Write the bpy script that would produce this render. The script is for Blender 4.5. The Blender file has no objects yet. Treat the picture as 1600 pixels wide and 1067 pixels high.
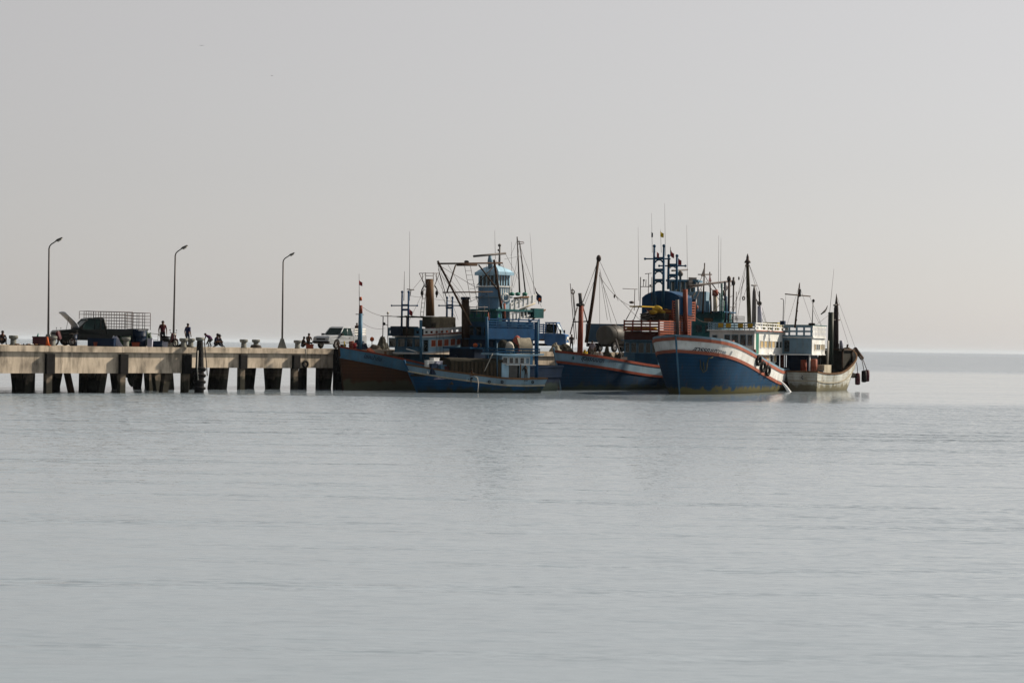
import bpy, bmesh, math, random
from mathutils import Vector, Matrix
random.seed(7)
SC = bpy.context.scene
COL = SC.collection
R = math.radians

# ------------------------------------------------------------------ camera, sky, sun, exposure
F_PX, H_CAM = 3000.0, 3.60
ROLL, PITCH = math.atan(0.0153), 7.0 / F_PX
cam_d = bpy.data.cameras.new('camera')
cam_d.sensor_width = 36.0
cam_d.sensor_fit = 'HORIZONTAL'
cam_d.lens = F_PX / 1600 * 36.0
cam_d.clip_start, cam_d.clip_end = 0.5, 90000
cam = bpy.data.objects.new('camera', cam_d)
COL.objects.link(cam)
CAM_ROT = Matrix.Rotation(R(90) + PITCH, 3, 'X') @ Matrix.Rotation(ROLL, 3, 'Z')
cam.rotation_euler = CAM_ROT.to_euler()
cam.location = (0, 0, H_CAM)
SC.camera = cam

SUN_DIR = Vector((0.90, 0.43, 0)).normalized()
SUN_EL = R(33)
world = bpy.data.worlds.new('World')
SC.world = world
world.use_nodes = True
wn = world.node_tree
wn.nodes.clear()
sky = wn.nodes.new('ShaderNodeTexSky')
sky.sky_type = 'NISHITA'
sky.sun_disc = False
sky.sun_elevation = SUN_EL
sky.sun_rotation = math.atan2(SUN_DIR.x, SUN_DIR.y)
sky.altitude = 0
sky.air_density = 1.0
sky.dust_density = 1.0
sky.ozone_density = 1.0
hs = wn.nodes.new('ShaderNodeHueSaturation')
hs.inputs['Saturation'].default_value = 0.42
hs.inputs['Value'].default_value = 1.0
mixw = wn.nodes.new('ShaderNodeMix')
mixw.data_type = 'RGBA'
mixw.inputs[0].default_value = 0.68
mixw.inputs[7].default_value = (6.24, 5.92, 5.78, 1)
bg = wn.nodes.new('ShaderNodeBackground')
bg.inputs['Strength'].default_value = 0.0540
wo = wn.nodes.new('ShaderNodeOutputWorld')
wn.links.new(sky.outputs[0], hs.inputs['Color'])
wn.links.new(hs.outputs[0], mixw.inputs[6])
# hazy air scatters light forward: the sky brightens smoothly towards the sun's side
tcw = wn.nodes.new('ShaderNodeTexCoord')
dotw = wn.nodes.new('ShaderNodeVectorMath')
dotw.operation = 'DOT_PRODUCT'
dotw.inputs[1].default_value = (SUN_DIR.x * math.cos(SUN_EL), SUN_DIR.y * math.cos(SUN_EL), math.sin(SUN_EL))
wn.links.new(tcw.outputs['Generated'], dotw.inputs[0])
def wmath(op, a_, b_):
    n_ = wn.nodes.new('ShaderNodeMath')
    n_.operation = op
    for i_, q_ in enumerate((a_, b_)):
        if isinstance(q_, (int, float)):
            n_.inputs[i_].default_value = q_
        else:
            wn.links.new(q_, n_.inputs[i_])
    return n_.outputs[0]


# 1.47 * (1 - exp(-0.8 (1 + cos)))
lobe = wmath('MULTIPLY', wmath('SUBTRACT', 1.0, wmath('POWER', 2.71828, wmath('MULTIPLY', wmath('ADD', dotw.outputs['Value'], 1.0), -0.8))), 1.47)
mulw = wn.nodes.new('ShaderNodeVectorMath')
mulw.operation = 'SCALE'
wn.links.new(mixw.outputs[2], mulw.inputs[0])
wn.links.new(lobe, mulw.inputs['Scale'])
wn.links.new(mulw.outputs[0], bg.inputs['Color'])
wn.links.new(bg.outputs[0], wo.inputs[0])

sun_d = bpy.data.lights.new('sun', 'SUN')
sun_d.energy = 5.0
sun_d.angle = R(1.2)
sun_d.color = (1.0, 0.86, 0.70)
sun = bpy.data.objects.new('sun', sun_d)
COL.objects.link(sun)
to_sun = Vector((SUN_DIR.x * math.cos(SUN_EL), SUN_DIR.y * math.cos(SUN_EL), math.sin(SUN_EL)))
sun.rotation_euler = to_sun.to_track_quat('Z', 'Y').to_euler()
sun.location = to_sun * 400

vs = SC.view_settings
vs.view_transform = 'Standard'
vs.look = 'None'
vs.exposure = 0.9
vs.gamma = 1.0
vs.use_curve_mapping = False
SC.cycles.max_bounces = 6
SC.cycles.diffuse_bounces = 3
SC.cycles.glossy_bounces = 3
SC.cycles.transparent_max_bounces = 8
SC.cycles.use_denoising = True

# ------------------------------------------------------------------ materials
MATS = {}
ALB = 0.62        # scales most paint colours down, which deepens their shaded sides


def paint(name, col, rough=0.55, dirt=0.35, dcol=(0.05, 0.045, 0.035), metal=0.0, scale=1.3, alpha=None, bump=0.0,
          spec=0.08, rust=0.0):
    if name in MATS:
        return MATS[name]
    k_ = 0.98 if name in ('white_paint', 'white_hull') else 0.95 if name in ('pale_blue_paint', 'concrete', 'car_glass', 'sun_glare_tint', 'bonnet_sky_tint', 'water_jet') else ALB
    col = tuple(c_ * k_ for c_ in col)
    dcol = tuple(c_ * k_ for c_ in dcol)
    m = bpy.data.materials.new(name)
    m.use_nodes = True
    nt = m.node_tree
    b = nt.nodes['Principled BSDF']
    b.inputs['Roughness'].default_value = rough
    b.inputs['Metallic'].default_value = metal
    b.inputs['Specular IOR Level'].default_value = spec
    tc = nt.nodes.new('ShaderNodeTexCoord')
    mp = nt.nodes.new('ShaderNodeMapping')
    mp.inputs['Scale'].default_value = (1, 1, 0.22)
    n1 = nt.nodes.new('ShaderNodeTexNoise')
    n1.inputs['Scale'].default_value = scale * 2.2
    n1.inputs['Detail'].default_value = 5
    n1.inputs['Roughness'].default_value = 0.65
    n2 = nt.nodes.new('ShaderNodeTexNoise')
    n2.inputs['Scale'].default_value = scale * 0.8
    n2.inputs['Detail'].default_value = 4
    nt.links.new(tc.outputs['Object'], mp.inputs[0])
    nt.links.new(mp.outputs[0], n1.inputs[0])
    nt.links.new(tc.outputs['Object'], n2.inputs[0])
    mr = nt.nodes.new('ShaderNodeMapRange')
    mr.inputs[1].default_value = 0.42
    mr.inputs[2].default_value = 0.75
    mr.inputs[3].default_value = 0.0
    mr.inputs[4].default_value = dirt
    nt.links.new(n1.outputs[0], mr.inputs[0])
    mx = nt.nodes.new('ShaderNodeMix')
    mx.data_type = 'RGBA'
    mx.inputs[6].default_value = (*col, 1)
    mx.inputs[7].default_value = (*dcol, 1)
    nt.links.new(mr.outputs[0], mx.inputs[0])
    mr2 = nt.nodes.new('ShaderNodeMapRange')
    mr2.inputs[1].default_value = 0.3
    mr2.inputs[2].default_value = 0.7
    mr2.inputs[3].default_value = 0.78
    mr2.inputs[4].default_value = 1.18
    nt.links.new(n2.outputs[0], mr2.inputs[0])
    mul = nt.nodes.new('ShaderNodeVectorMath')
    mul.operation = 'SCALE'
    nt.links.new(mx.outputs[2], mul.inputs[0])
    nt.links.new(mr2.outputs[0], mul.inputs['Scale'])
    nt.links.new(mul.outputs[0], b.inputs['Base Color'])
    if rust:
        mpr = nt.nodes.new('ShaderNodeMapping')
        mpr.inputs['Scale'].default_value = (2.6, 2.6, 0.35)
        nr_ = nt.nodes.new('ShaderNodeTexNoise')
        nr_.inputs['Scale'].default_value = 1.5
        nr_.inputs['Detail'].default_value = 6
        nr_.inputs['Roughness'].default_value = 0.7
        nt.links.new(tc.outputs['Object'], mpr.inputs[0])
        nt.links.new(mpr.outputs[0], nr_.inputs[0])
        mrr = nt.nodes.new('ShaderNodeMapRange')
        mrr.inputs[1].default_value, mrr.inputs[2].default_value = 0.56, 0.70
        mrr.inputs[3].default_value, mrr.inputs[4].default_value = 0.0, rust
        nt.links.new(nr_.outputs[0], mrr.inputs[0])
        mxr = nt.nodes.new('ShaderNodeMix')
        mxr.data_type = 'RGBA'
        mxr.inputs[7].default_value = (0.075, 0.035, 0.016, 1)
        nt.links.new(mrr.outputs[0], mxr.inputs[0])
        nt.links.new(mul.outputs[0], mxr.inputs[6])
        nt.links.new(mxr.outputs[2], b.inputs['Base Color'])
    if alpha is not None:
        b.inputs['Alpha'].default_value = alpha
    if bump:
        bp = nt.nodes.new('ShaderNodeBump')
        bp.inputs['Strength'].default_value = bump
        bp.inputs['Distance'].default_value = 0.05
        nt.links.new(n1.outputs[0], bp.inputs['Height'])
        nt.links.new(bp.outputs[0], b.inputs['Normal'])
    MATS[name] = m
    return m


def hull_paint(name, col, algae, zalg, dirt=0.4, dcol=(0.03, 0.03, 0.03)):
    """painted wooden hull with a weedy band that follows the waterline"""
    m = paint(name, col, 0.7, dirt, dcol, scale=0.7, spec=0.05, rust=0.45)
    nt = m.node_tree
    b = nt.nodes['Principled BSDF']
    src = b.inputs['Base Color'].links[0].from_socket
    tc = [n for n in nt.nodes if n.type == 'TEX_COORD'][0]
    sep = nt.nodes.new('ShaderNodeSeparateXYZ')
    nt.links.new(tc.outputs['Object'], sep.inputs[0])
    nz = nt.nodes.new('ShaderNodeTexNoise')
    nz.inputs['Scale'].default_value = 1.6
    nz.inputs['Detail'].default_value = 5
    nt.links.new(tc.outputs['Object'], nz.inputs[0])
    ad = nt.nodes.new('ShaderNodeMath')
    ad.operation = 'MULTIPLY_ADD'
    ad.inputs[1].default_value = -1.3
    nt.links.new(nz.outputs[0], ad.inputs[0])
    nt.links.new(sep.outputs[2], ad.inputs[2])
    mr = nt.nodes.new('ShaderNodeMapRange')
    mr.inputs[1].default_value = zalg - 0.65
    mr.inputs[2].default_value = zalg - 0.40
    mr.inputs[3].default_value = 0.9
    mr.inputs[4].default_value = 0.0
    nt.links.new(ad.outputs[0], mr.inputs[0])
    mx = nt.nodes.new('ShaderNodeMix')
    mx.data_type = 'RGBA'
    mx.inputs[7].default_value = (*algae, 1)
    nt.links.new(mr.outputs[0], mx.inputs[0])
    # caulked plank seams
    wob = nt.nodes.new('ShaderNodeMath')
    wob.operation = 'MULTIPLY_ADD'
    wob.inputs[1].default_value = 0.16
    nt.links.new(nz.outputs[0], wob.inputs[0])
    nt.links.new(sep.outputs[2], wob.inputs[2])
    fr_ = nt.nodes.new('ShaderNodeMath')
    fr_.operation = 'PINGPONG'
    fr_.inputs[1].default_value = 0.13
    nt.links.new(wob.outputs[0], fr_.inputs[0])
    mrp = nt.nodes.new('ShaderNodeMapRange')
    mrp.inputs[1].default_value, mrp.inputs[2].default_value = 0.0, 0.03
    mrp.inputs[3].default_value, mrp.inputs[4].default_value = 0.55, 1.0
    nt.links.new(fr_.outputs[0], mrp.inputs[0])
    sc_ = nt.nodes.new('ShaderNodeVectorMath')
    sc_.operation = 'SCALE'
    nt.links.new(src, sc_.inputs[0])
    nt.links.new(mrp.outputs[0], sc_.inputs['Scale'])
    nt.links.new(sc_.outputs[0], mx.inputs[6])
    nt.links.new(mx.outputs[2], b.inputs['Base Color'])
    return m


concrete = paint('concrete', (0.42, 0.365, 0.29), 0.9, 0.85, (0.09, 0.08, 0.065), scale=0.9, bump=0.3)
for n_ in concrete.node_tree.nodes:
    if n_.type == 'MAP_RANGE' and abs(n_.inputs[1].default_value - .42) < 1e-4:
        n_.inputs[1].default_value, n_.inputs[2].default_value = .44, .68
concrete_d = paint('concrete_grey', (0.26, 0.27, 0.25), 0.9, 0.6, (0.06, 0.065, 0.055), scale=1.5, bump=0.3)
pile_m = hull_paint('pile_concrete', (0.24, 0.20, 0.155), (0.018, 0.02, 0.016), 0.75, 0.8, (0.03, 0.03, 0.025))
galv = paint('galvanised', (0.13, 0.125, 0.125), 0.5, 0.4, (0.06, 0.045, 0.035))
black = paint('black_rubber', (0.012, 0.012, 0.013), 0.75, 0.3, (0.05, 0.045, 0.04))
darkwood = paint('dark_wood', (0.055, 0.032, 0.02), 0.8, 0.5, (0.02, 0.015, 0.012))
wood = paint('weathered_wood', (0.16, 0.09, 0.045), 0.8, 0.6, (0.05, 0.03, 0.02))
oldsteel = paint('old_steel', (0.06, 0.055, 0.055), 0.6, 0.6, (0.12, 0.045, 0.02))
rope_m = paint('rope', (0.09, 0.08, 0.07), 0.9, 0.3)
rope_w = paint('pale_rope', (0.55, 0.53, 0.48), 0.9, 0.2)
white = paint('white_paint', (0.50, 0.525, 0.525), 0.5, 0.28, (0.30, 0.25, 0.18), rust=0.35)
cream = paint('cream_paint', (0.45, 0.42, 0.33), 0.6, 0.45, (0.18, 0.13, 0.07), rust=0.4)
ltblue = paint('light_blue_paint', (0.065, 0.18, 0.29), 0.5, 0.4, (0.10, 0.12, 0.10), rust=0.4)
skyblue = paint('sky_blue_paint', (0.19, 0.31, 0.41), 0.5, 0.35, (0.20, 0.20, 0.16), rust=0.35)
paleblue = paint('pale_blue_paint', (0.26, 0.42, 0.54), 0.5, 0.35, (0.20, 0.20, 0.16), rust=0.35)
towerblue = paint('tower_blue_paint', (0.17, 0.34, 0.54), 0.5, 0.3, (0.12, 0.16, 0.2))
midblue = paint('mid_blue_paint', (0.012, 0.082, 0.175), 0.5, 0.4, (0.03, 0.05, 0.06))
deepblue = paint('deep_blue_paint', (0.004, 0.055, 0.15), 0.5, 0.35, (0.008, 0.03, 0.06))
navy = paint('navy_paint', (0.007, 0.022, 0.055), 0.5, 0.4, (0.010, 0.016, 0.02))
teal = paint('teal_paint', (0.02, 0.12, 0.13), 0.5, 0.45, (0.02, 0.035, 0.03))
green = paint('sea_green_paint', (0.03, 0.20, 0.15), 0.5, 0.3)
redp = paint('red_oxide_paint', (0.24, 0.055, 0.032), 0.6, 0.45, (0.09, 0.04, 0.03))
coral = paint('coral_paint', (0.36, 0.115, 0.072), 0.6, 0.35, (0.14, 0.07, 0.05))
orange = paint('orange_paint', (0.62, 0.13, 0.035), 0.55, 0.3)
scarlet = paint('scarlet_cloth', (0.26, 0.02, 0.025), 0.8, 0.15)
yellow = paint('yellow_net', (0.55, 0.36, 0.04), 0.85, 0.5, (0.12, 0.08, 0.02), scale=6)
brownhull = hull_paint('brown_hull', (0.08, 0.034, 0.018), (0.05, 0.055, 0.035), 0.55)
bluehull = hull_paint('blue_hull', (0.005, 0.036, 0.085), (0.02, 0.028, 0.02), 0.25)
bluehull2 = hull_paint('weedy_blue_hull', (0.005, 0.050, 0.12), (0.075, 0.066, 0.022), 0.34, 0.5, (0.02, 0.05, 0.075))
whitehull = hull_paint('white_hull', (0.38, 0.405, 0.385), (0.11, 0.10, 0.06), 0.45, 0.75, (0.17, 0.14, 0.09))
darkhull = hull_paint('dark_hull', (0.010, 0.022, 0.05), (0.02, 0.03, 0.025), 0.4)
glass = paint('dark_glass', (0.012, 0.02, 0.022), 0.12, 0.15, spec=0.5)
carglass = paint('car_glass', (0.012, 0.03, 0.03), 0.08, 0.05, alpha=0.85)
amber = paint('amber_curtain', (0.55, 0.42, 0.22), 0.7, 0.3)
redcurt = paint('red_curtain', (0.42, 0.10, 0.05), 0.8, 0.4)
tarp = paint('grey_tarpaulin', (0.08, 0.08, 0.068), 0.8, 0.5, (0.05, 0.05, 0.04), scale=2, bump=0.6)
tarp_l = paint('khaki_tarpaulin', (0.30, 0.28, 0.22), 0.8, 0.4, (0.12, 0.11, 0.08), scale=3, bump=0.6)
tarp_d = paint('dark_net_cover', (0.04, 0.037, 0.028), 0.95, 0.6, (0.015, 0.015, 0.012), scale=3, bump=0.8)
netm = paint('dark_net', (0.022, 0.024, 0.022), 0.95, 0.6, (0.06, 0.055, 0.04), scale=8, bump=1.0)
carwhite = paint('silver_car_paint', (0.38, 0.42, 0.46), 0.25, 0.15, spec=0.3)
carblack = paint('black_car_paint', (0.008, 0.012, 0.013), 0.3, 0.2, spec=0.12)
carblue = paint('truck_blue_paint', (0.015, 0.125, 0.36), 0.35, 0.25, spec=0.5)
hoodgrey = paint('bonnet_sky_tint', (0.36, 0.40, 0.46), 0.5, 0.2)  # pale grey-blue puts the sky's reflection into the bonnet colour
chrome = paint('rim_metal', (0.45, 0.45, 0.46), 0.3, 0.3, metal=0.7)
lampglass = paint('lamp_lens', (0.55, 0.53, 0.47), 0.3, 0.2)
tankm = paint('tank_metal', (0.085, 0.088, 0.086), 0.5, 0.5, (0.06, 0.05, 0.04))
plastic_b = paint('blue_plastic', (0.005, 0.02, 0.055), 0.45, 0.25)
plastic_g = paint('green_plastic', (0.03, 0.07, 0.045), 0.5, 0.3)
plastic_w = paint('pale_plastic', (0.45, 0.48, 0.60), 0.5, 0.25)
maroon = paint('maroon_plastic', (0.08, 0.022, 0.03), 0.5, 0.3)
skinm = paint('skin', (0.16, 0.085, 0.05), 0.6, 0.1)
hairm = paint('hair', (0.012, 0.010, 0.010), 0.6, 0.1)
ink = paint('lettering_ink', (0.012, 0.022, 0.05), 0.6, 0.3)
ink_pale = paint('faded_lettering', (0.13, 0.18, 0.25), 0.6, 0.3)
mark_y = paint('faded_yellow_mark', (0.11, 0.11, 0.045), 0.7, 0.7, (0.02, 0.05, 0.10))
foam = paint('water_jet', (0.75, 0.78, 0.80), 0.3, 0.1, alpha=0.75)


def cloth(col):
    return paint('cloth_%02d_%02d_%02d' % tuple(int(c * 99) for c in col), col, 0.85, 0.15)


# ------------------------------------------------------------------ mesh helpers
class MB:
    def __init__(s, warp=None):
        s.v, s.f, s.sm, s.warp = [], [], [], warp

    def add(s, vs_, fs, smooth=False):
        o = len(s.v)
        s.v += [tuple(v) for v in vs_]
        for f in fs:
            s.f.append(tuple(i + o for i in f))
            s.sm.append(smooth)
        return s

    def box(s, x0, x1, y0, y1, z0, z1):
        x0, x1 = min(x0, x1), max(x0, x1)
        y0, y1 = min(y0, y1), max(y0, y1)
        z0, z1 = min(z0, z1), max(z0, z1)
        return s.add([(x0, y0, z0), (x1, y0, z0), (x1, y1, z0), (x0, y1, z0),
                      (x0, y0, z1), (x1, y0, z1), (x1, y1, z1), (x0, y1, z1)],
                     [(0, 3, 2, 1), (4, 5, 6, 7), (0, 1, 5, 4), (1, 2, 6, 5), (2, 3, 7, 6), (3, 0, 4, 7)])

    def tube(s, pts, r, n=7, smooth=True):
        pts = [Vector(p) for p in pts]
        rs = r if isinstance(r, (list, tuple)) else [r] * len(pts)
        rings = []
        prev = None
        for i, p in enumerate(pts):
            a = pts[max(i - 1, 0)]
            b = pts[min(i + 1, len(pts) - 1)]
            d = (b - a)
            d = d.normalized() if d.length > 1e-6 else Vector((0, 0, 1))
            if prev is None:
                q = Vector((1, 0, 0)) if abs(d.x) < 0.8 else Vector((0, 1, 0))
                u = d.cross(q).normalized()
            else:
                u = prev - d * prev.dot(d)
                u = u.normalized() if u.length > 1e-6 else d.orthogonal().normalized()
            prev = u
            w = d.cross(u)
            rings.append([p + (u * math.cos(6.28318 * k / n) + w * math.sin(6.28318 * k / n)) * rs[i] for k in range(n)])
        vv = [q for g in rings for q in g]
        ff = []
        for i in range(len(pts) - 1):
            for k in range(n):
                k2 = (k + 1) % n
                ff.append((i * n + k, i * n + k2, (i + 1) * n + k2, (i + 1) * n + k))
        s.add(vv, ff, smooth)
        o = len(s.v) - len(vv)
        s.f.append(tuple(o + k for k in reversed(range(n))))
        s.f.append(tuple(o + (len(pts) - 1) * n + k for k in range(n)))
        s.sm += [False, False]
        return s

    def torus(s, c, axis, R_, r, n=18, m=8):
        c, axis = Vector(c), Vector(axis).normalized()
        u = axis.orthogonal().normalized()
        w = axis.cross(u)
        vv, ff = [], []
        for i in range(n):
            a = 6.28318 * i / n
            e = u * math.cos(a) + w * math.sin(a)
            for k in range(m):
                b = 6.28318 * k / m
                vv.append(c + e * (R_ + r * math.cos(b)) + axis * (r * math.sin(b)))
        for i in range(n):
            for k in range(m):
                ff.append((i * m + k, ((i + 1) % n) * m + k, ((i + 1) % n) * m + (k + 1) % m, i * m + (k + 1) % m))
        return s.add(vv, ff, True)

    def ball(s, c, rx, ry=None, rz=None, n=10, m=7):
        ry = rx if ry is None else ry
        rz = rx if rz is None else rz
        c = Vector(c)
        vv, ff = [c + Vector((0, 0, -rz))], []
        for j in range(1, m):
            a = -math.pi / 2 + math.pi * j / m
            for i in range(n):
                b = 6.28318 * i / n
                vv.append(c + Vector((rx * math.cos(a) * math.cos(b), ry * math.cos(a) * math.sin(b), rz * math.sin(a))))
        vv.append(c + Vector((0, 0, rz)))
        for i in range(n):
            ff.append((0, 1 + (i + 1) % n, 1 + i))
            ff.append((len(vv) - 1, 1 + (m - 2) * n + i, 1 + (m - 2) * n + (i + 1) % n))
        for j in range(m - 2):
            for i in range(n):
                ff.append((1 + j * n + i, 1 + j * n + (i + 1) % n, 1 + (j + 1) * n + (i + 1) % n, 1 + (j + 1) * n + i))
        return s.add(vv, ff, True)

    def lathe(s, c, prof, n=14):
        c = Vector(c)
        vv, ff = [], []
        for (r, z) in prof:
            for i in range(n):
                a = 6.28318 * i / n
                vv.append(c + Vector((r * math.cos(a), r * math.sin(a), z)))
        for j in range(len(prof) - 1):
            for i in range(n):
                ff.append((j * n + i, j * n + (i + 1) % n, (j + 1) * n + (i + 1) % n, (j + 1) * n + i))
        s.add(vv, ff, True)
        o = len(s.v) - len(vv)
        s.f.append(tuple(o + k for k in reversed(range(n))))
        s.f.append(tuple(o + (len(prof) - 1) * n + k for k in range(n)))
        s.sm += [False, False]
        return s

    def prism(s, prof, y0, y1, top_in=0.0):
        """profile of (x,z) extruded along y"""
        n = len(prof)
        vv = [(x, y0, z) for x, z in prof] + [(x, y1, z) for x, z in prof]
        ff = [tuple(range(n)), tuple(reversed(range(n, 2 * n)))]
        for i in range(n):
            j = (i + 1) % n
            ff.append((i, i + n, j + n, j))
        return s.add(vv, ff)

    def grid(s, rows, smooth=True):
        n = len(rows[0])
        ff = []
        for i in range(len(rows) - 1):
            for k in range(n - 1):
                ff.append((i * n + k, i * n + k + 1, (i + 1) * n + k + 1, (i + 1) * n + k))
        return s.add([p for r_ in rows for p in r_], ff, smooth)

    def build(s, name, mat, parent=None, fix=True):
        me = bpy.data.meshes.new(name)
        vv = s.v
        if s.warp:
            vv = [tuple(s.warp(Vector(p))) for p in vv]
        me.from_pydata(vv, [], s.f)
        me.polygons.foreach_set('use_smooth', s.sm)
        if fix:
            b = bmesh.new()
            b.from_mesh(me)
            bmesh.ops.recalc_face_normals(b, faces=b.faces)
            b.to_mesh(me)
            b.free()
        me.materials.append(mat)
        o = bpy.data.objects.new(name, me)
        COL.objects.link(o)
        if parent is not None:
            o.parent = parent
        return o


def tag(o, label=None, cat=None, group=None, kind=None):
    if label:
        o['label'] = label
    if cat:
        o['category'] = cat
    if group:
        o['group'] = group
    if kind:
        o['kind'] = kind
    return o


def empty(name, loc, rz=0.0, label=None, cat=None, group=None):
    o = bpy.data.objects.new(name, None)
    COL.objects.link(o)
    o.location = loc
    o.rotation_euler = (0, 0, rz)
    return tag(o, label, cat, group)


def copy_tree(o, parent=None):
    c = o.copy()
    COL.objects.link(c)
    c.parent = parent
    for ch in list(o.children):
        copy_tree(ch, c)
    return c


# ------------------------------------------------------------------ pixels to positions
def ray(px, py):
    v = Vector(((px - 800.0) / F_PX, (533.5 - py) / F_PX, -1.0))
    return (CAM_ROT @ v).normalized()


CAMP = Vector((0, 0, H_CAM))


class Fr:
    """upright frame: +x = d (heading), +y = left of heading, z up; origin (ox, oy, 0)"""

    def __init__(s, ox, oy, dx, dy):
        l = math.hypot(dx, dy)
        s.d = Vector((dx / l, dy / l, 0))
        s.n = Vector((-dy / l, dx / l, 0))
        s.o = Vector((ox, oy, 0))
        s.rz = math.atan2(dy, dx)

    def loc(s, w):
        q = w - s.o
        return Vector((q.dot(s.d), q.dot(s.n), q.z))

    def world(s, x, y, z):
        return s.o + s.d * x + s.n * y + Vector((0, 0, z))

    def P(s, px, py, lat=0.0):
        r = ray(px, py)
        k = (lat - (CAMP - s.o).dot(s.n)) / r.dot(s.n)
        return s.loc(CAMP + r * k)

    def Q(s, px, py, x):
        r = ray(px, py)
        k = (x - (CAMP - s.o).dot(s.d)) / r.dot(s.d)
        return s.loc(CAMP + r * k)


def at(px, py, D):
    r = ray(px, py)
    return CAMP + r * (D / r.y)


# ------------------------------------------------------------------ water
def make_water():
    m = bpy.data.materials.new('sea_water')
    m.use_nodes = True
    nt = m.node_tree
    b = nt.nodes['Principled BSDF']
    b.inputs['Base Color'].default_value = (0.165, 0.208, 0.245, 1)
    b.inputs['Roughness'].default_value = 0.06
    b.inputs['IOR'].default_value = 1.33
    L = nt.links.new
    geo = nt.nodes.new('ShaderNodeNewGeometry')

    def noise(scale, detail, vec, rough=0.5):
        n = nt.nodes.new('ShaderNodeTexNoise')
        n.inputs['Scale'].default_value = scale
        n.inputs['Detail'].default_value = detail
        n.inputs['Roughness'].default_value = rough
        L(vec, n.inputs['Vector'])
        return n

    def vscale(vec, sc):
        n = nt.nodes.new('ShaderNodeMapping')
        n.inputs['Scale'].default_value = sc
        L(vec, n.inputs[0])
        return n.outputs[0]

    def math_(op, a, b_=None, c=None):
        n = nt.nodes.new('ShaderNodeMath')
        n.operation = op
        for i, q in enumerate((a, b_, c)):
            if q is None:
                continue
            if isinstance(q, (int, float)):
                n.inputs[i].default_value = q
            else:
                L(q, n.inputs[i])
        return n.outputs[0]

    pos = geo.outputs['Position']
    # wind patches: where the breeze ruffles the surface, in long bands
    big = noise(1.0, 3, vscale(pos, (0.012, 0.035, 1)))
    sep = nt.nodes.new('ShaderNodeSeparateXYZ')
    L(pos, sep.inputs[0])
    yw = math_('ADD', sep.outputs[1], math_('MULTIPLY', math_('SUBTRACT', big.outputs[0], 0.5), 26.0))
    yn = math_('DIVIDE', yw, 600.0)
    ramp = nt.nodes.new('ShaderNodeValToRGB')
    cr = ramp.color_ramp
    stops = [(0.0, .20), (0.035, .16), (0.06, .24), (0.095, .42), (0.125, .85), (0.205, 1.0), (0.228, .14), (0.54, .14), (0.62, .9), (1.0, 1.0)]
    cr.elements[0].position, cr.elements[0].color = stops[0][0], (stops[0][1],) * 3 + (1,)
    cr.elements[1].position, cr.elements[1].color = stops[-1][0], (stops[-1][1],) * 3 + (1,)
    for p_, v_ in stops[1:-1]:
        e = cr.elements.new(p_)
        e.color = (v_, v_, v_, 1)
    L(yn, ramp.inputs[0])
    stk = noise(1.0, 4, vscale(pos, (0.035, 0.55, 1)), 0.6)
    mrs = nt.nodes.new('ShaderNodeMapRange')
    mrs.inputs[1].default_value, mrs.inputs[2].default_value = 0.52, 0.76
    mrs.inputs[3].default_value, mrs.inputs[4].default_value = 0.7, 3.6
    L(stk.outputs[0], mrs.inputs[0])
    amp = math_('MULTIPLY', ramp.outputs[0], mrs.outputs[0])
    # ripples
    w1 = noise(1.0, 2, vscale(pos, (0.7, 2.6, 1)), 0.5)
    w2 = noise(1.0, 2, vscale(pos, (3.0, 7.0, 1)), 0.5)
    w3 = noise(1.0, 2, vscale(pos, (0.10, 0.45, 1)), 0.5)

    def off(n, k):
        v = nt.nodes.new('ShaderNodeVectorMath')
        v.operation = 'SUBTRACT'
        L(n.outputs['Color'], v.inputs[0])
        v.inputs[1].default_value = (0.5, 0.5, 0.5)
        u = nt.nodes.new('ShaderNodeVectorMath')
        u.operation = 'SCALE'
        L(v.outputs[0], u.inputs[0])
        if isinstance(k, (int, float)):
            u.inputs['Scale'].default_value = k
        else:
            L(k, u.inputs['Scale'])
        return u.outputs[0]

    def vadd(a, c):
        v = nt.nodes.new('ShaderNodeVectorMath')
        v.operation = 'ADD'
        L(a, v.inputs[0])
        L(c, v.inputs[1])
        return v.outputs[0]

    s_ = vadd(vadd(off(w1, math_('MULTIPLY', amp, 1.3)), off(w2, math_('MULTIPLY', amp, 1.6))), off(w3, 0.12))
    # wavelets run onshore, their steep faces turned to the shore (-y)
    sp = nt.nodes.new('ShaderNodeSeparateXYZ')
    L(s_, sp.inputs[0])
    cb = nt.nodes.new('ShaderNodeCombineXYZ')
    L(sp.outputs[0], cb.inputs[0])
    L(math_('MULTIPLY', math_('ABSOLUTE', sp.outputs[1]), -1.0), cb.inputs[1])
    ml = cb
    ad = nt.nodes.new('ShaderNodeVectorMath')
    ad.operation = 'ADD'
    L(ml.outputs[0], ad.inputs[0])
    ad.inputs[1].default_value = (0, 0, 1)
    nr = nt.nodes.new('ShaderNodeVectorMath')
    nr.operation = 'NORMALIZE'
    L(ad.outputs[0], nr.inputs[0])
    L(nr.outputs[0], b.inputs['Normal'])
    S = 30000
    o = MB().add([(-S, -S, 0), (S, -S, 0), (S, S, 0), (-S, S, 0)], [(0, 1, 2, 3)]).build('sea', m, fix=False)
    tag(o, 'calm grey sea reaching to the horizon', kind='structure')


make_water()

# ------------------------------------------------------------------ pier
PF = Fr(3.3, 166.7, 0.723, 0.691)      # +x along the pier away from shore, +y to its far side
DECK = 3.15
PLAT = -6.0
X_END = 13.5
X_PLAT = PF.P(299, 545, PLAT).x
X_L = PF.P(-45, 545, PLAT).x
pier = empty('pier', PF.world(0, 0, 0), PF.rz, 'long concrete pier on square piles with a wider unloading platform at its landward part', 'pier')


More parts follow.
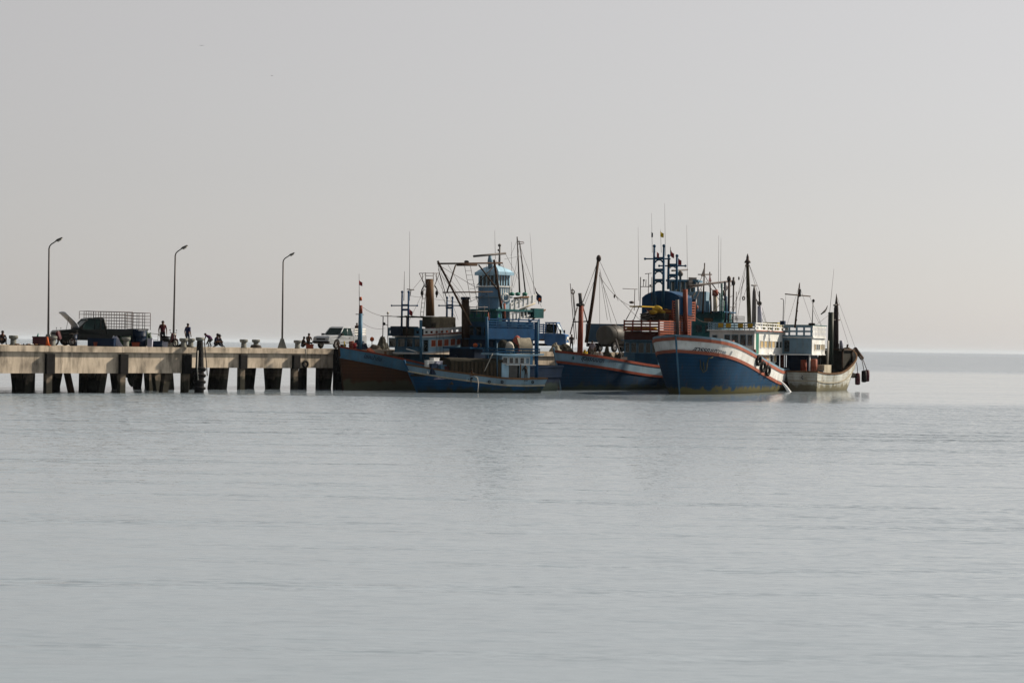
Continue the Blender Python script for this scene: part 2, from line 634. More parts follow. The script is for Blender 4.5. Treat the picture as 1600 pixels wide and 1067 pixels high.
def bay_slabs(name, x0, x1, y0, y1, step):
    n = max(1, round((x1 - x0) / step))
    for i in range(n):
        a = x0 + (x1 - x0) * i / n
        b = x0 + (x1 - x0) * (i + 1) / n
        dz = random.uniform(-0.012, 0.012)
        MB().box(a + 0.012, b - 0.012, y0, y1, DECK - 0.40 + dz * 0.5, DECK + dz).build(name, concrete, pier)


bay_slabs('deck_slab', X_L, X_PLAT, PLAT, -0.004, 5.6)
bay_slabs('deck_slab', X_L, X_END, 0.0, 9.0, 6.3)
# edge beams between the bents
bents_p = [PF.P(q, 570, PLAT).x for q in (78, 193)]
st = bents_p[1] - bents_p[0]
bents_p = [bents_p[0] - st] + bents_p + [X_PLAT - 0.35]
bents_m = [PF.P(q, 565, 0).x for q in (380, 463)]
stm = bents_m[1] - bents_m[0]
bents_m = [bents_m[0] - stm] + bents_m
while bents_m[-1] + stm < X_END - 0.3:
    bents_m.append(bents_m[-1] + stm)


def beams(bs, y, zb, xl, xr):
    xs = [xl] + bs + [xr]
    for a, b in zip(xs[:-1], xs[1:]):
        if b - a > 0.8:
            MB().box(a + 0.01, b - 0.01, y + 0.17, y + 0.75, zb + random.uniform(-.02, .02), DECK - 0.405).build('edge_beam', concrete, pier)
    for b in bs:
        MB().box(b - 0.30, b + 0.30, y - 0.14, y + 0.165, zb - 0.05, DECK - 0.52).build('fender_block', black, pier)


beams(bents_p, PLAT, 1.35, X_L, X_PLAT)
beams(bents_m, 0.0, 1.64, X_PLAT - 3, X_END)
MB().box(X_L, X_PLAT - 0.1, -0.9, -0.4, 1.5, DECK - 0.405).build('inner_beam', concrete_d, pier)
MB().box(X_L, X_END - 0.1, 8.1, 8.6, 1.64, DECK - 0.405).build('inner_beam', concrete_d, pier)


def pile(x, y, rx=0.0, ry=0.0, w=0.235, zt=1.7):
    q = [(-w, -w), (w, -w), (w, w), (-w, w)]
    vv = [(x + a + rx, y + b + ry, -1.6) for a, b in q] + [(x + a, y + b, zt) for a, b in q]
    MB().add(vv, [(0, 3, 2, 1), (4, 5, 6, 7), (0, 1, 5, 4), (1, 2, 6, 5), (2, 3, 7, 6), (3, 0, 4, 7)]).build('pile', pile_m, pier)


for b in bents_p:
    pile(b, PLAT + 0.25, w=.21)
    pile(b - 0.62, PLAT + 1.5, -0.55, 0)
    for yy in (-2.1, -1.05, 2.3, 3.3, 6.5, 7.5):
        pile(b + random.uniform(-.25, .25), yy, random.choice((-.5, 0, .45)), random.uniform(-.3, .3))
for b in bents_m:
    if b < X_PLAT:
        continue
    pile(b, 0.25, w=.21)
    pile(b - 0.55, 1.55, random.choice((-.4, 0)), 0)
    for yy in (2.7, 3.6, 5.6, 6.6):
        pile(b + random.uniform(-.2, .2), yy, random.choice((-.4, 0, .35)), 0)
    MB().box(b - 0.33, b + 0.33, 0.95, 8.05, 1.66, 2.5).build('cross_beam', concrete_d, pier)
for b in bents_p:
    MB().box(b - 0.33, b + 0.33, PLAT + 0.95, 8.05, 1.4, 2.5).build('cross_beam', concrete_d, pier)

MB().box(PF.P(836, 580, .9).x, PF.P(905, 580, .9).x, .9, 1.2, -1.2, 1.9).build('shear_wall', pile_m, pier)
# bollards on the pier edge
boll_n = [0]


def bollard(px, y, label, base=530):
    p = PF.P(px, base, y)
    e = empty('bollard', PF.world(p.x, y, DECK), PF.rz + random.uniform(-.3, .3), label, 'bollard', 'concrete mooring bollards along the pier edge')
    MB().lathe((0, 0, 0), [(0.24, -0.02), (0.20, 0.08), (0.19, 0.40)], 12).build('post', concrete_d, e)
    MB().lathe((0, 0, 0.40), [(0.20, 0.0), (0.30, 0.05), (0.31, 0.19), (0.27, 0.24)], 12).build('cap', concrete_d, e)
    return e


bollard(21, PLAT + .5, 'grey mushroom bollard between the crouching person and the maroon crate')
bollard(82, PLAT + .5, 'grey mushroom bollard in front of the black pickup nose, beside a lamp foot')
bollard(197, PLAT + .5, 'grey mushroom bollard in front of the black pickup tail')
bollard(287, PLAT + .6, 'mushroom bollard of a close pair, the one before the standing person in blue')
bollard(298, PLAT + .6, 'mushroom bollard of a close pair, the one next to the black fender pile')
bollard(381, .5, 'mushroom bollard standing alone beside the one with rope coiled round it')
bollard(400, .5, 'mushroom bollard with dark rope coiled around its foot')
bollard(465, .5, 'mushroom bollard beside the seated people near the silver pickup')
p = PF.P(400, 540, .5)
m = MB()
for i in range(3):
    m.torus((0, 0, 0.04 + i * 0.07), (0.05, 0.03 * i, 1), 0.40 - .03 * i, 0.045, 16, 6)
tag(m.build('rope_coil', rope_m), 'dark mooring rope coiled around a bollard foot', 'rope').location = PF.world(p.x, .5, DECK)

# lamps
def lamp(px, ptop, y, label):
    p = PF.P(px, 530, y)
    e = empty('street_lamp', PF.world(p.x, y, DECK), 0, label, 'street lamp', 'grey street lamps along the pier')
    f = Fr(*PF.world(p.x, y, 0).xy, 1, 0)
    e.rotation_euler = (0.004, {75.5: -0.006, 271: 0.008, 441: -0.003}[px], {75.5: 0.05, 271: -0.12, 441: 0.1}[px])
    zt = f.P(px + 2, ptop + 12, 0).z - DECK
    MB().add([(-.36, -.36, -.02), (.36, -.36, -.02), (.36, .36, -.02), (-.36, .36, -.02), (-.12, -.12, .75), (.12, -.12, .75), (.12, .12, .75), (-.12, .12, .75)],
             [(0, 3, 2, 1), (4, 5, 6, 7), (0, 1, 5, 4), (1, 2, 6, 5), (2, 3, 7, 6), (3, 0, 4, 7)]).build('footing', concrete_d, e)
    MB().tube([(0, 0, 0.7), (0, 0, zt * 0.5), (0, 0, zt)], [0.075, 0.065, 0.055]).build('pole', galv, e)
    MB().tube([(0, 0, zt - 0.05), (0.03, 0, zt + .12), (0.14, 0, zt + 0.26), (0.52, 0, zt + 0.52)], [0.05, .045, .042, 0.04]).build('arm', galv, e)
    h = MB()
    prof = [(0.42, .44), (0.62, .50), (0.88, .70), (0.84, .74), (0.52, .60), (.42, .50)]
    h.prism(prof, -0.12, 0.12)
    h.v = [(x, y_, z + zt) for x, y_, z in h.v]
    hh = h.build('lamp_head', galv, e)
    MB().add([(0.55, -.1, zt + .455), (0.84, -.1, zt + .655), (0.84, .1, zt + .655), (0.55, .1, zt + .455),
              (0.58, -.08, zt + .41), (0.82, -.08, zt + .58), (0.82, .08, zt + .58), (0.58, .08, zt + .41)],
             [(0, 1, 2, 3), (4, 5, 6, 7), (0, 1, 5, 4), (1, 2, 6, 5), (2, 3, 7, 6), (3, 0, 4, 7)]).build('lens', lampglass, hh)


lamp(75.5, 376, -4.9, 'tall grey street lamp whose foot stands at the nose of the black pickup')
lamp(271, 387, -3.5, 'tall grey street lamp rising behind the parked motorbike')
lamp(441, 397, 1.5, 'tall grey street lamp on a pale tapered footing, alone on the bare pier')

# fender pile at the corner of the platform
fx = PF.P(312, 560, PLAT - .55).x
e = empty('fender_pile', PF.world(fx, PLAT - .55, 0), PF.rz, 'black tarred fender pile with hanging chain at the platform corner', 'fender pile')
MB().tube([(0, 0, -1.5), (0, 0, 1.3), (0, 0, DECK + .35), (0, 0, DECK + .55)], [.36, .33, .22, .20], 10).build('timber', black, e)
MB().lathe((0, 0, DECK + .48), [(.2, 0), (.30, .04), (.30, .2), (.26, .24)], 12).build('cap', concrete_d, e)
for k in range(4):
    MB().torus((0, 0, .35 + .42 * k), (.1, .1 * k, 1), .37, .10, 16, 6).build('tyre_ring', black, e)
MB().tube([(.25, -.2, DECK + .3), (.42, -.2, 2.2), (.52, -.2, 1.2)], .035).build('chain', oldsteel, e)
MB().tube([(-.3, -.2, DECK - .2), (-.36, -.25, 1.8), (-.3, -.3, .9)], .04).build('rope', rope_w, e)
# fender timbers where the brown boat lies
for k, (px, lab) in enumerate(((529, 'dark fender timber with tyres on the pier face, touching the brown boat bow'),)):
    p = PF.P(px, 570, -.25)
    e = empty('fender_timber', PF.world(p.x, -.25, 0), PF.rz, lab, 'fender')
    MB().box(-.3, .3, -.12, .32, -1.2, DECK + .02).build('timber', black, e)
    for q in range(3):
        MB().torus((0, -.22, .9 + .75 * q), (0, 1, .1), .30, .11, 16, 7).build('tyre', black, e)

# things hanging below the deck
p = PF.P(204, 580, PLAT + 1.6)
m = MB()
for k in range(14):
    a = random.uniform(0, 6.28)
    m.ball((random.uniform(-.25, .25), random.uniform(-.2, .2), -random.uniform(0, 1.3) - .2), .22 * random.uniform(.6, 1.1), .2, .35, 7, 5)
m.tube([(0, 0, 0), (0, 0, .55)], .03)
tag(m.build('hanging_net_bundle', netm), 'dark bundle of net hanging under the platform by the raked piles', 'net').location = PF.world(p.x, PLAT + 1.6, 2.2)
p = PF.P(115, 590, PLAT + 2.2)
w0 = PF.P(103, 583, PLAT + 2.2)
w1 = PF.P(113, 612, PLAT + 2.2)
tag(MB().tube([PF.world(*w0) + Vector((0, 0, .35)), PF.world(*w1) + Vector((0.1, 0, -.8))], .24, 6, False).build('leaning_timber', darkwood),
    'dark timber leaning under the platform between two pile rows', 'timber')
p = PF.P(146, 600, PLAT + 2.0)
m = MB()
m.ball((0, 0, .62), .48, .45, .62, 9, 7)
m.ball((.3, .1, .5), .3, .3, .5, 8, 6)
m.tube([(0.1, 0, 1.1), (.2, 0, 1.5), (.28, 0, 1.9)], [.05, .03, .02])
tag(m.build('driftwood_clump', netm), 'dark clump of weed and driftwood caught against a pile', 'driftwood').location = PF.world(p.x, PLAT + 2.0, -.25)
p = PF.P(476, 567, .15)
e = empty('tyre_fender', PF.world(p.x, .05, 1.95), PF.rz, 'small dark tyre hanging on a pale rope from the pier edge', 'tyre')
MB().torus((0, 0, 0), (0, 1, 0), .22, .09).build('tyre', black, e)
MB().tube([(0, -.05, .2), (0, -.06, 1.19)], .02).build('rope', rope_w, e)

# ------------------------------------------------------------------ boat kit
def catmull(pts, t):
    pts = sorted(pts)
    if t <= pts[0][0]:
        return pts[0][1]
    if t >= pts[-1][0]:
        return pts[-1][1]
    for i in range(len(pts) - 1):
        if pts[i][0] <= t <= pts[i + 1][0]:
            break
    p1, p2 = pts[i], pts[i + 1]
    p0 = pts[i - 1] if i > 0 else (2 * p1[0] - p2[0], 2 * p1[1] - p2[1])
    p3 = pts[i + 2] if i + 2 < len(pts) else (2 * p2[0] - p1[0], 2 * p2[1] - p1[1])
    h = p2[0] - p1[0]
    u = (t - p1[0]) / h
    m1 = (p2[1] - p0[1]) / (p2[0] - p0[0]) * h
    m2 = (p3[1] - p1[1]) / (p3[0] - p1[0]) * h
    return (2 * u ** 3 - 3 * u ** 2 + 1) * p1[1] + (u ** 3 - 2 * u ** 2 + u) * m1 + (-2 * u ** 3 + 3 * u ** 2) * p2[1] + (u ** 3 - u ** 2) * m2


def sstep(a, b, x):
    x = min(1, max(0, (x - a) / (b - a)))
    return x * x * (3 - 2 * x)


class Boat:
    N = 30

    def __init__(s, name, label, bow, d, L, B, sheer, bul=0.75, rake=1.4, tr=0.72, full=2.6, group='wooden fishing boats moored at the pier'):
        d = Vector((d[0], d[1], 0)).normalized()
        s.L, s.B, s.sheer, s.bul, s.rake, s.tr, s.full = L, B, sheer, bul, rake, tr, full
        c = Vector((bow[0], bow[1], 0)) - d * (L / 2)
        s.F = Fr(c.x, c.y, d.x, d.y)
        s.e = empty(name, c, s.F.rz, label, 'boat', group)

    def zs(s, t):
        return catmull(s.sheer, t)

    def half(s, t, z):
        u = max(0.0, (t - 0.5) / 0.5)
        a = s.tr + (1 - s.tr) * sstep(0, 0.4, t)
        bs = s.B / 2 * a * (1 - u ** s.full)
        uw = max(0.0, (t - 0.38) / 0.62)
        bw = s.B / 2 * 0.86 * a * (1 - uw ** (s.full * 0.6))
        q = max(0.0, z) / s.zs(t)
        w = bw + (bs - bw) * q ** 0.85
        if z < 0:
            w *= max(0.0, 1 + z * 0.45)
        return max(w, 0.0)

    def xx(s, t, z):
        q = max(z, 0.0) / s.zs(1.0)
        return -s.L / 2 + t * (s.L - s.rake) + s.rake * q * sstep(0.55, 1.0, t) - 0.5 * (1 - sstep(0, .12, t)) * max(z, 0) / s.zs(0)

    def t_of(s, x, z):
        a, b = 0.0, 1.0
        for _ in range(30):
            m_ = (a + b) / 2
            if s.xx(m_, z) < x:
                a = m_
            else:
                b = m_
        return (a + b) / 2

    def side(s, x, z, sg=1, out=0.0):
        t = s.t_of(x, z)
        return Vector((x, sg * (s.half(t, z) + out), z))

    def hit(s, px, py, sg=1, out=0.0):
        """point of the hull side seen at a pixel"""
        lat = sg * s.B * .4
        for _ in range(60):
            p_ = s.F.P(px, py, lat)
            h = s.half(s.t_of(p_.x, p_.z), p_.z)
            lat = lat * .75 + sg * h * .25
        p_.y = sg * (abs(lat) + out)
        return p_

    def band(s, name, mat, zlo, zhi, nz=4, inner=False):
        mb = MB()
        ts = [i / s.N for i in range(s.N + 1)]
        for sg in (1, -1):
            rows = []
            for t in ts:
                a, b = zlo(t), zhi(t)
                rows.append([(s.xx(t, a + (b - a) * k / nz), sg * s.half(t, a + (b - a) * k / nz), a + (b - a) * k / nz) for k in range(nz + 1)])
            mb.grid(rows if sg > 0 else [list(reversed(r_)) for r_ in rows])
            if inner:
                rows = []
                for t in ts:
                    a, b = zlo(t), zhi(t)
                    rows.append([(s.xx(t, z) - 0.07 * t, sg * max(0, s.half(t, z) - 0.07), z) for z in (b, a)])
                mb.grid(rows)
        # transom
        a, b = zlo(0), zhi(0)
        rows = [[(s.xx(0, a + (b - a) * k / nz), y, a + (b - a) * k / nz) for k in range(nz + 1)] for y in ()]
        rr = []
        for k in range(nz + 1):
            z = a + (b - a) * k / nz
            h = s.half(0, z)
            rr.append([(s.xx(0, z), h, z), (s.xx(0, z), 0, z), (s.xx(0, z), -h, z)])
        mb.grid(rr)
        return mb.build(name, mat, s.e, fix=True)

    def strip(s, name, mat, dz0, dz1, out=0.05, both=True, base=None):
        """moulding that follows the sheer at offsets dz0..dz1"""
        mb = MB()
        ts = [i / s.N for i in range(s.N + 1)]
        for sg in (1, -1):
            rows = []
            for t in ts:
                z0, z1 = s.zs(t) + dz0, s.zs(t) + dz1
                h0, h1 = s.half(t, min(z0, s.zs(t))), s.half(t, min(z1, s.zs(t)))
                x0, x1 = s.xx(t, z0), s.xx(t, z1)
                fx_ = out * sstep(.8, 1, t)
                rows.append([(x0 + fx_, sg * (h0 + out), z0), (x1 + fx_, sg * (h1 + out), z1), (x1, sg * max(0, h1 - .09), z1), (x0, sg * max(0, h0 - .09), z0),
                             (x0 + fx_, sg * (h0 + out), z0)])
            mb.grid(rows, False)
        z0, z1 = s.zs(0) + dz0, s.zs(0) + dz1
        h = s.half(0, z0) + out
        mb.box(s.xx(0, z0) - out, s.xx(0, z0) + .09, -h, h, z0, z1)
        return mb.build(name, mat, s.e)

    def hull(s, m_hull, m_bul, m_rail, m_strake, deck_mat=None, rail_h=0.13, strake_h=0.14, stem=None):
        s.band('hull', m_hull, lambda t: -0.9, lambda t: s.zs(t) - s.bul, 6)
        s.band('bulwark', m_bul, lambda t: s.zs(t) - s.bul, lambda t: s.zs(t), 3, True)
        s.strip('gunwale', m_rail, -rail_h * 0.4, rail_h * 0.6, 0.05)
        s.strip('rubbing_strake', m_strake, -s.bul - strake_h / 2, -s.bul + strake_h / 2, 0.06)
        mb = MB()
        rows = []
        for i in range(s.N + 1):
            t = i / s.N
            z = s.zs(t) - s.bul + 0.06
            h = max(0, s.half(t, z) - .03)
            rows.append([(s.xx(t, z), h, z), (s.xx(t, z), 0, z + 0.03), (s.xx(t, z), -h, z)])
        mb.grid(rows)
        mb.build('deck', deck_mat or wood, s.e)
        mb = MB()
        pts = [Vector((s.xx(1, z), 0, z)) for z in (-0.8, 0.0, s.zs(1) * .5, s.zs(1) + 0.02)] + [Vector((s.xx(1, s.zs(1)) + .1, 0, s.zs(1) + .32))]
        mb.tube(pts, [.06, .06, .07, .09, .09], 6, False)
        mb.build('stem_post', stem or m_bul, s.e)

    # ---- parts
    def box(s, name, mat, *a, warp=None, parent=None):
        return MB(warp).box(*a).build(name, mat, parent or s.e)

    def tube(s, name, mat, pts, r, n=7, parent=None):
        return MB().tube(pts, r, n).build(name, mat, parent or s.e)

    def pole(s, name, mat, a, b, r, lat=0.0, n=8, parent=None):
        """straight spar between two picture points on the plane lat"""
        if not isinstance(lat, (tuple, list)):
            lat = (lat, lat)
        p0, p1 = s.F.P(*a, lat[0]), s.F.P(*b, lat[1])
        return s.tube(name, mat, [p0, p1], r, n, parent)

    def line(s, a, b, lat=0.0, r=0.016, sag=0.0, name='rigging_line', mat=None):
        if not isinstance(lat, (tuple, list)):
            lat = (lat, lat)
        p0, p1 = s.F.P(*a, lat[0]), s.F.P(*b, lat[1])
        pts = [p0.lerp(p1, k / 6) - Vector((0, 0, sag * 4 * (k / 6) * (1 - k / 6))) for k in range(7)]
        return s.tube(name, mat or rope_m, pts, r, 5)

    def windows(s, axis, c, spans, z0, z1, mat_f, mat_p, sg=1, fr=0.05, warp=None):
        """axis 'x': wall at y=c, spans along x. axis 'y': wall at x=c, spans along y. Each window: frame + pane"""
        for (a, b) in spans:
            a, b = min(a, b), max(a, b)
            mb, pb = MB(warp), MB(warp)

            def bx(m_, u0, u1, v0, v1, d0, d1):
                if axis == 'x':
                    m_.box(u0, u1, c + sg * d0, c + sg * d1, v0, v1)
                else:
                    m_.box(c + sg * d0, c + sg * d1, u0, u1, v0, v1)
            bx(mb, a, b, z0, z0 + fr, -.01, .045)
            bx(mb, a, b, z1 - fr, z1, -.01, .045)
            bx(mb, a, a + fr, z0 + fr, z1 - fr, -.01, .045)
            bx(mb, b - fr, b, z0 + fr, z1 - fr, -.01, .045)
            bx(pb, a + fr * .8, b - fr * .8, z0 + fr * .8, z1 - fr * .8, -.01, .012)
            w = mb.build('window', mat_f, s.e)
            mp_ = mat_p if not isinstance(mat_p, (list, tuple)) else random.choice(mat_p)
            pb.build('pane', mp_, w)

    def railing(s, name, mat, path, h, rails=3, post=0.6, r=0.03, flat=0.0, warp=None, balus=None):
        """posts and rails along a path of (x,y,z)"""
        mb = MB(warp)
        path = [Vector(p_) for p_ in path]
        for a, b in zip(path[:-1], path[1:]):
            n = max(1, round((b - a).length / post))
            for k in range(n + 1):
                q = a.lerp(b, k / n)
                mb.tube([q, q + Vector((0, 0, h))], r, 5, False)
            for i in range(rails):
                z = Vector((0, 0, h * (i + 1) / rails))
                if flat:
                    dz = Vector((0, 0, flat))
                    e_ = (b - a).normalized().cross(Vector((0, 0, 1))) * .02
                    mb.add([a + z - e_, b + z - e_, b + z - dz - e_, a + z - dz - e_, a + z + e_, b + z + e_, b + z - dz + e_, a + z - dz + e_],
                           [(0, 1, 2, 3), (7, 6, 5, 4), (0, 4, 5, 1), (3, 2, 6, 7), (0, 3, 7, 4), (1, 5, 6, 2)])
                else:
                    mb.tube([a + z, b + z], r * .9, 5, False)
        return mb.build(name, mat, s.e)

    def flag(s, px, py, w, h, mat, lat=0.0, parent=None, droop=0.4):
        p_ = s.F.P(px, py, lat)
        mb = MB()
        u = -s.F.n * 0 + Vector((1, 0, 0))
        # flag hangs in the world x direction
        wd = Vector((s.F.d.x, s.F.n.x, 0)).normalized()
        rows = []
        for i in range(6):
            f_ = i / 5
            base = p_ + wd * (w * f_) + Vector((0, 0, -droop * w * f_))
            rows.append([base + Vector((0.05 * math.sin(4 * f_ + 1), .05 * math.cos(5 * f_), -h * k / 3 * (1 - .25 * f_))) for k in range(4)])
        mb.grid(rows)
        nb = len(mb.v)
        mb.grid([[Vector(q) + Vector((.008, .008, 0)) for q in r_] for r_ in rows])
        return mb.build('flag', mat, parent or s.e)

    def text(s, body, px, py, lat, size, mat, tilt=None, sg=1, dzl=None, name='lettering', slant=0.25, sx=1.0):
        cu = bpy.data.curves.new(name, 'FONT')
        cu.body = body
        cu.size = size
        cu.shear = slant
        cu.offset = 0.008
        cu.resolution_u = 2
        ob = bpy.data.objects.new(name, cu)
        COL.objects.link(ob)
        dg = bpy.context.evaluated_depsgraph_get()
        me = bpy.data.meshes.new_from_object(ob.evaluated_get(dg))
        bpy.data.objects.remove(ob)
        p0 = s.hit(px, py, sg)
        dz0 = p0.z - s.zs(s.t_of(p0.x, p0.z))
        # arc length along the side, from p0 towards the stern (sg=1) or the stem
        xs_, acc, x, y0 = [p0.x], [0.0], p0.x, s.half(s.t_of(p0.x, p0.z), p0.z)
        while acc[-1] < 6.0 and abs(x) < s.L * .49:
            x -= sg * .03
            y1 = s.half(s.t_of(x, p0.z), p0.z)
            acc.append(acc[-1] + math.hypot(.03, y1 - y0))
            xs_.append(x)
            y0 = y1
        for v in me.vertices:
            L_ = max(0.0, v.co.x * sx)
            i = 0
            while i < len(acc) - 2 and acc[i + 1] < L_:
                i += 1
            f_ = (L_ - acc[i]) / max(1e-6, acc[i + 1] - acc[i])
            x = xs_[i] + (xs_[i + 1] - xs_[i]) * f_
            z = s.zs(s.t_of(x, p0.z)) + dz0 + v.co.y
            v.co = s.side(x, z, sg, 0.03)
        me.materials.clear()
        me.materials.append(mat)
        o = bpy.data.objects.new(name, me)
        COL.objects.link(o)
        o.parent = s.e
        return o


def xs_of(b, pxs, py, lat):
    return [b.F.P(q, py, lat).x for q in pxs]


def ys_of(b, pxs, py, x):
    return [b.F.Q(q, py, x).y for q in pxs]


def pairs(v, gap=0.12):
    return [(min(a, c) + abs(c - a) * gap, max(a, c) - abs(c - a) * gap) for a, c in zip(v[:-1], v[1:])]

# ------------------------------------------------------------------ boat: brown hull, blue wheelhouse (alongside the pier)
def pier_point(px, off):
    """world point on the water seen at column px, off metres outside the pier face"""
    q = PF.P(px, 560, -off)
    return PF.world(q.x, -off, 0)


def arched_frame(b, pxl, pxr, ytop, ybot, x_lat, ybars, mat, half=0.10, cross=None, arch=True):
    """two posts joined by arched bars, standing across the boat at the fore-and-aft place of its middle"""
    mid = b.F.P((pxl + pxr) / 2, (ytop + ybot) / 2, x_lat)
    x = mid.x
    yl, yr = b.F.Q(pxl, ybot, x).y, b.F.Q(pxr, ybot, x).y
    zt, zb = b.F.Q(pxl, ytop, x).z, b.F.Q(pxl, ybot, x).z
    mb = MB()
    for y in (yl, yr):
        mb.tube([(x, y, zb), (x, y, zt)], [half, half * .8], 7)
        mb.ball((x, y, zt + half), half * 1.2, n=7, m=5)
    for yb in ybars:
        z = b.F.Q(pxl, yb, x).z
        mb.box(x - half * .8, x + half * .8, yl, yr, z - half * .9, z + half * .9)
        if arch:
            for k in range(5):
                a = math.pi * k / 5
                a2 = math.pi * (k + 1) / 5
                rr = abs(yr - yl) / 2 - half
                cy = (yl + yr) / 2
                for sgn in (0,):
                    mb.tube([(x, cy + rr * math.cos(a), z - half - rr * .6 + rr * .6 * math.sin(a)), (x, cy + rr * math.cos(a2), z - half - rr * .6 + rr * .6 * math.sin(a2))], half * .55, 5)
    o = mb.build('mast_frame', mat, b.e)
    if cross:
        pl, pr, yc = cross
        q = [b.F.Q(pl, yc, x), b.F.Q(pr, yc, x)]
        m2 = MB().tube(q, half * .5, 6)
        for w in q:
            m2.ball(w, half * .9, n=7, m=5)
        m2.build('crossbar', mat, o)
    return o, x


def tarp_sheet(b, x0, x1, w, z, sag, mat, drop=0.0, name='tarpaulin', tilt=0.0):
    mb = MB()
    rows = []
    n = 10
    for i in range(n + 1):
        x = x0 + (x1 - x0) * i / n
        r_ = []
        for k in range(n + 1):
            y = -w + 2 * w * k / n
            zz = z + tilt * (x - x0) - sag * math.sin(math.pi * k / n) * .3 + random.uniform(-.03, .03)
            r_.append((x, y, zz))
        if drop:
            r_.append((x, w + .04, z - .08))
            r_.append((x + random.uniform(-.05, .05), w + .05, z - drop * .5 + random.uniform(-.06, .06)))
            r_.append((x + random.uniform(-.08, .08), w + random.uniform(-.05, .08), z - drop + random.uniform(-.08, .08)))
        rows.append(r_)
    mb.grid(rows, False)
    o = mb.build(name, mat, b.e)
    sm = o.modifiers.new('thick', 'SOLIDIFY')
    sm.thickness = 0.03
    return o


def heap(name, mat, c, rx, ry, rz, n=14, seed=1):
    """a crumpled pile of net or cloth: a dome with folds and lumps"""
    from mathutils import noise as N_
    m_ = MB()
    c = Vector(c)
    na, nr = 30, 11
    rows = []
    off = Vector((seed * 3.7, seed * 1.3, seed * 7.1))
    for j in range(nr + 1):
        q = j / nr
        row = []
        for i in range(na + 1):
            a = 6.28318 * (i % na) / na
            u = Vector((math.cos(a), math.sin(a), 0))
            rim = 1 + .35 * N_.noise(u * 1.6 + off)
            h = (1 - q ** 1.7)
            p_ = Vector((rx * q * rim * u.x, ry * q * rim * u.y, rz * h))
            k = p_ * (3.2 / max(rx, .5)) + off
            d = .34 * N_.noise(k * .9) + .22 * N_.noise(k * 2.3) + .14 * N_.noise(k * 5.1)
            p_ += Vector((u.x * rx * .35, u.y * ry * .35, rz * .9 * (1 - q * .8))) * d
            p_.z = max(p_.z, -.05)
            row.append(c + p_)
        rows.append(row)
    m_.grid(rows)
    return m_.build(name, mat)


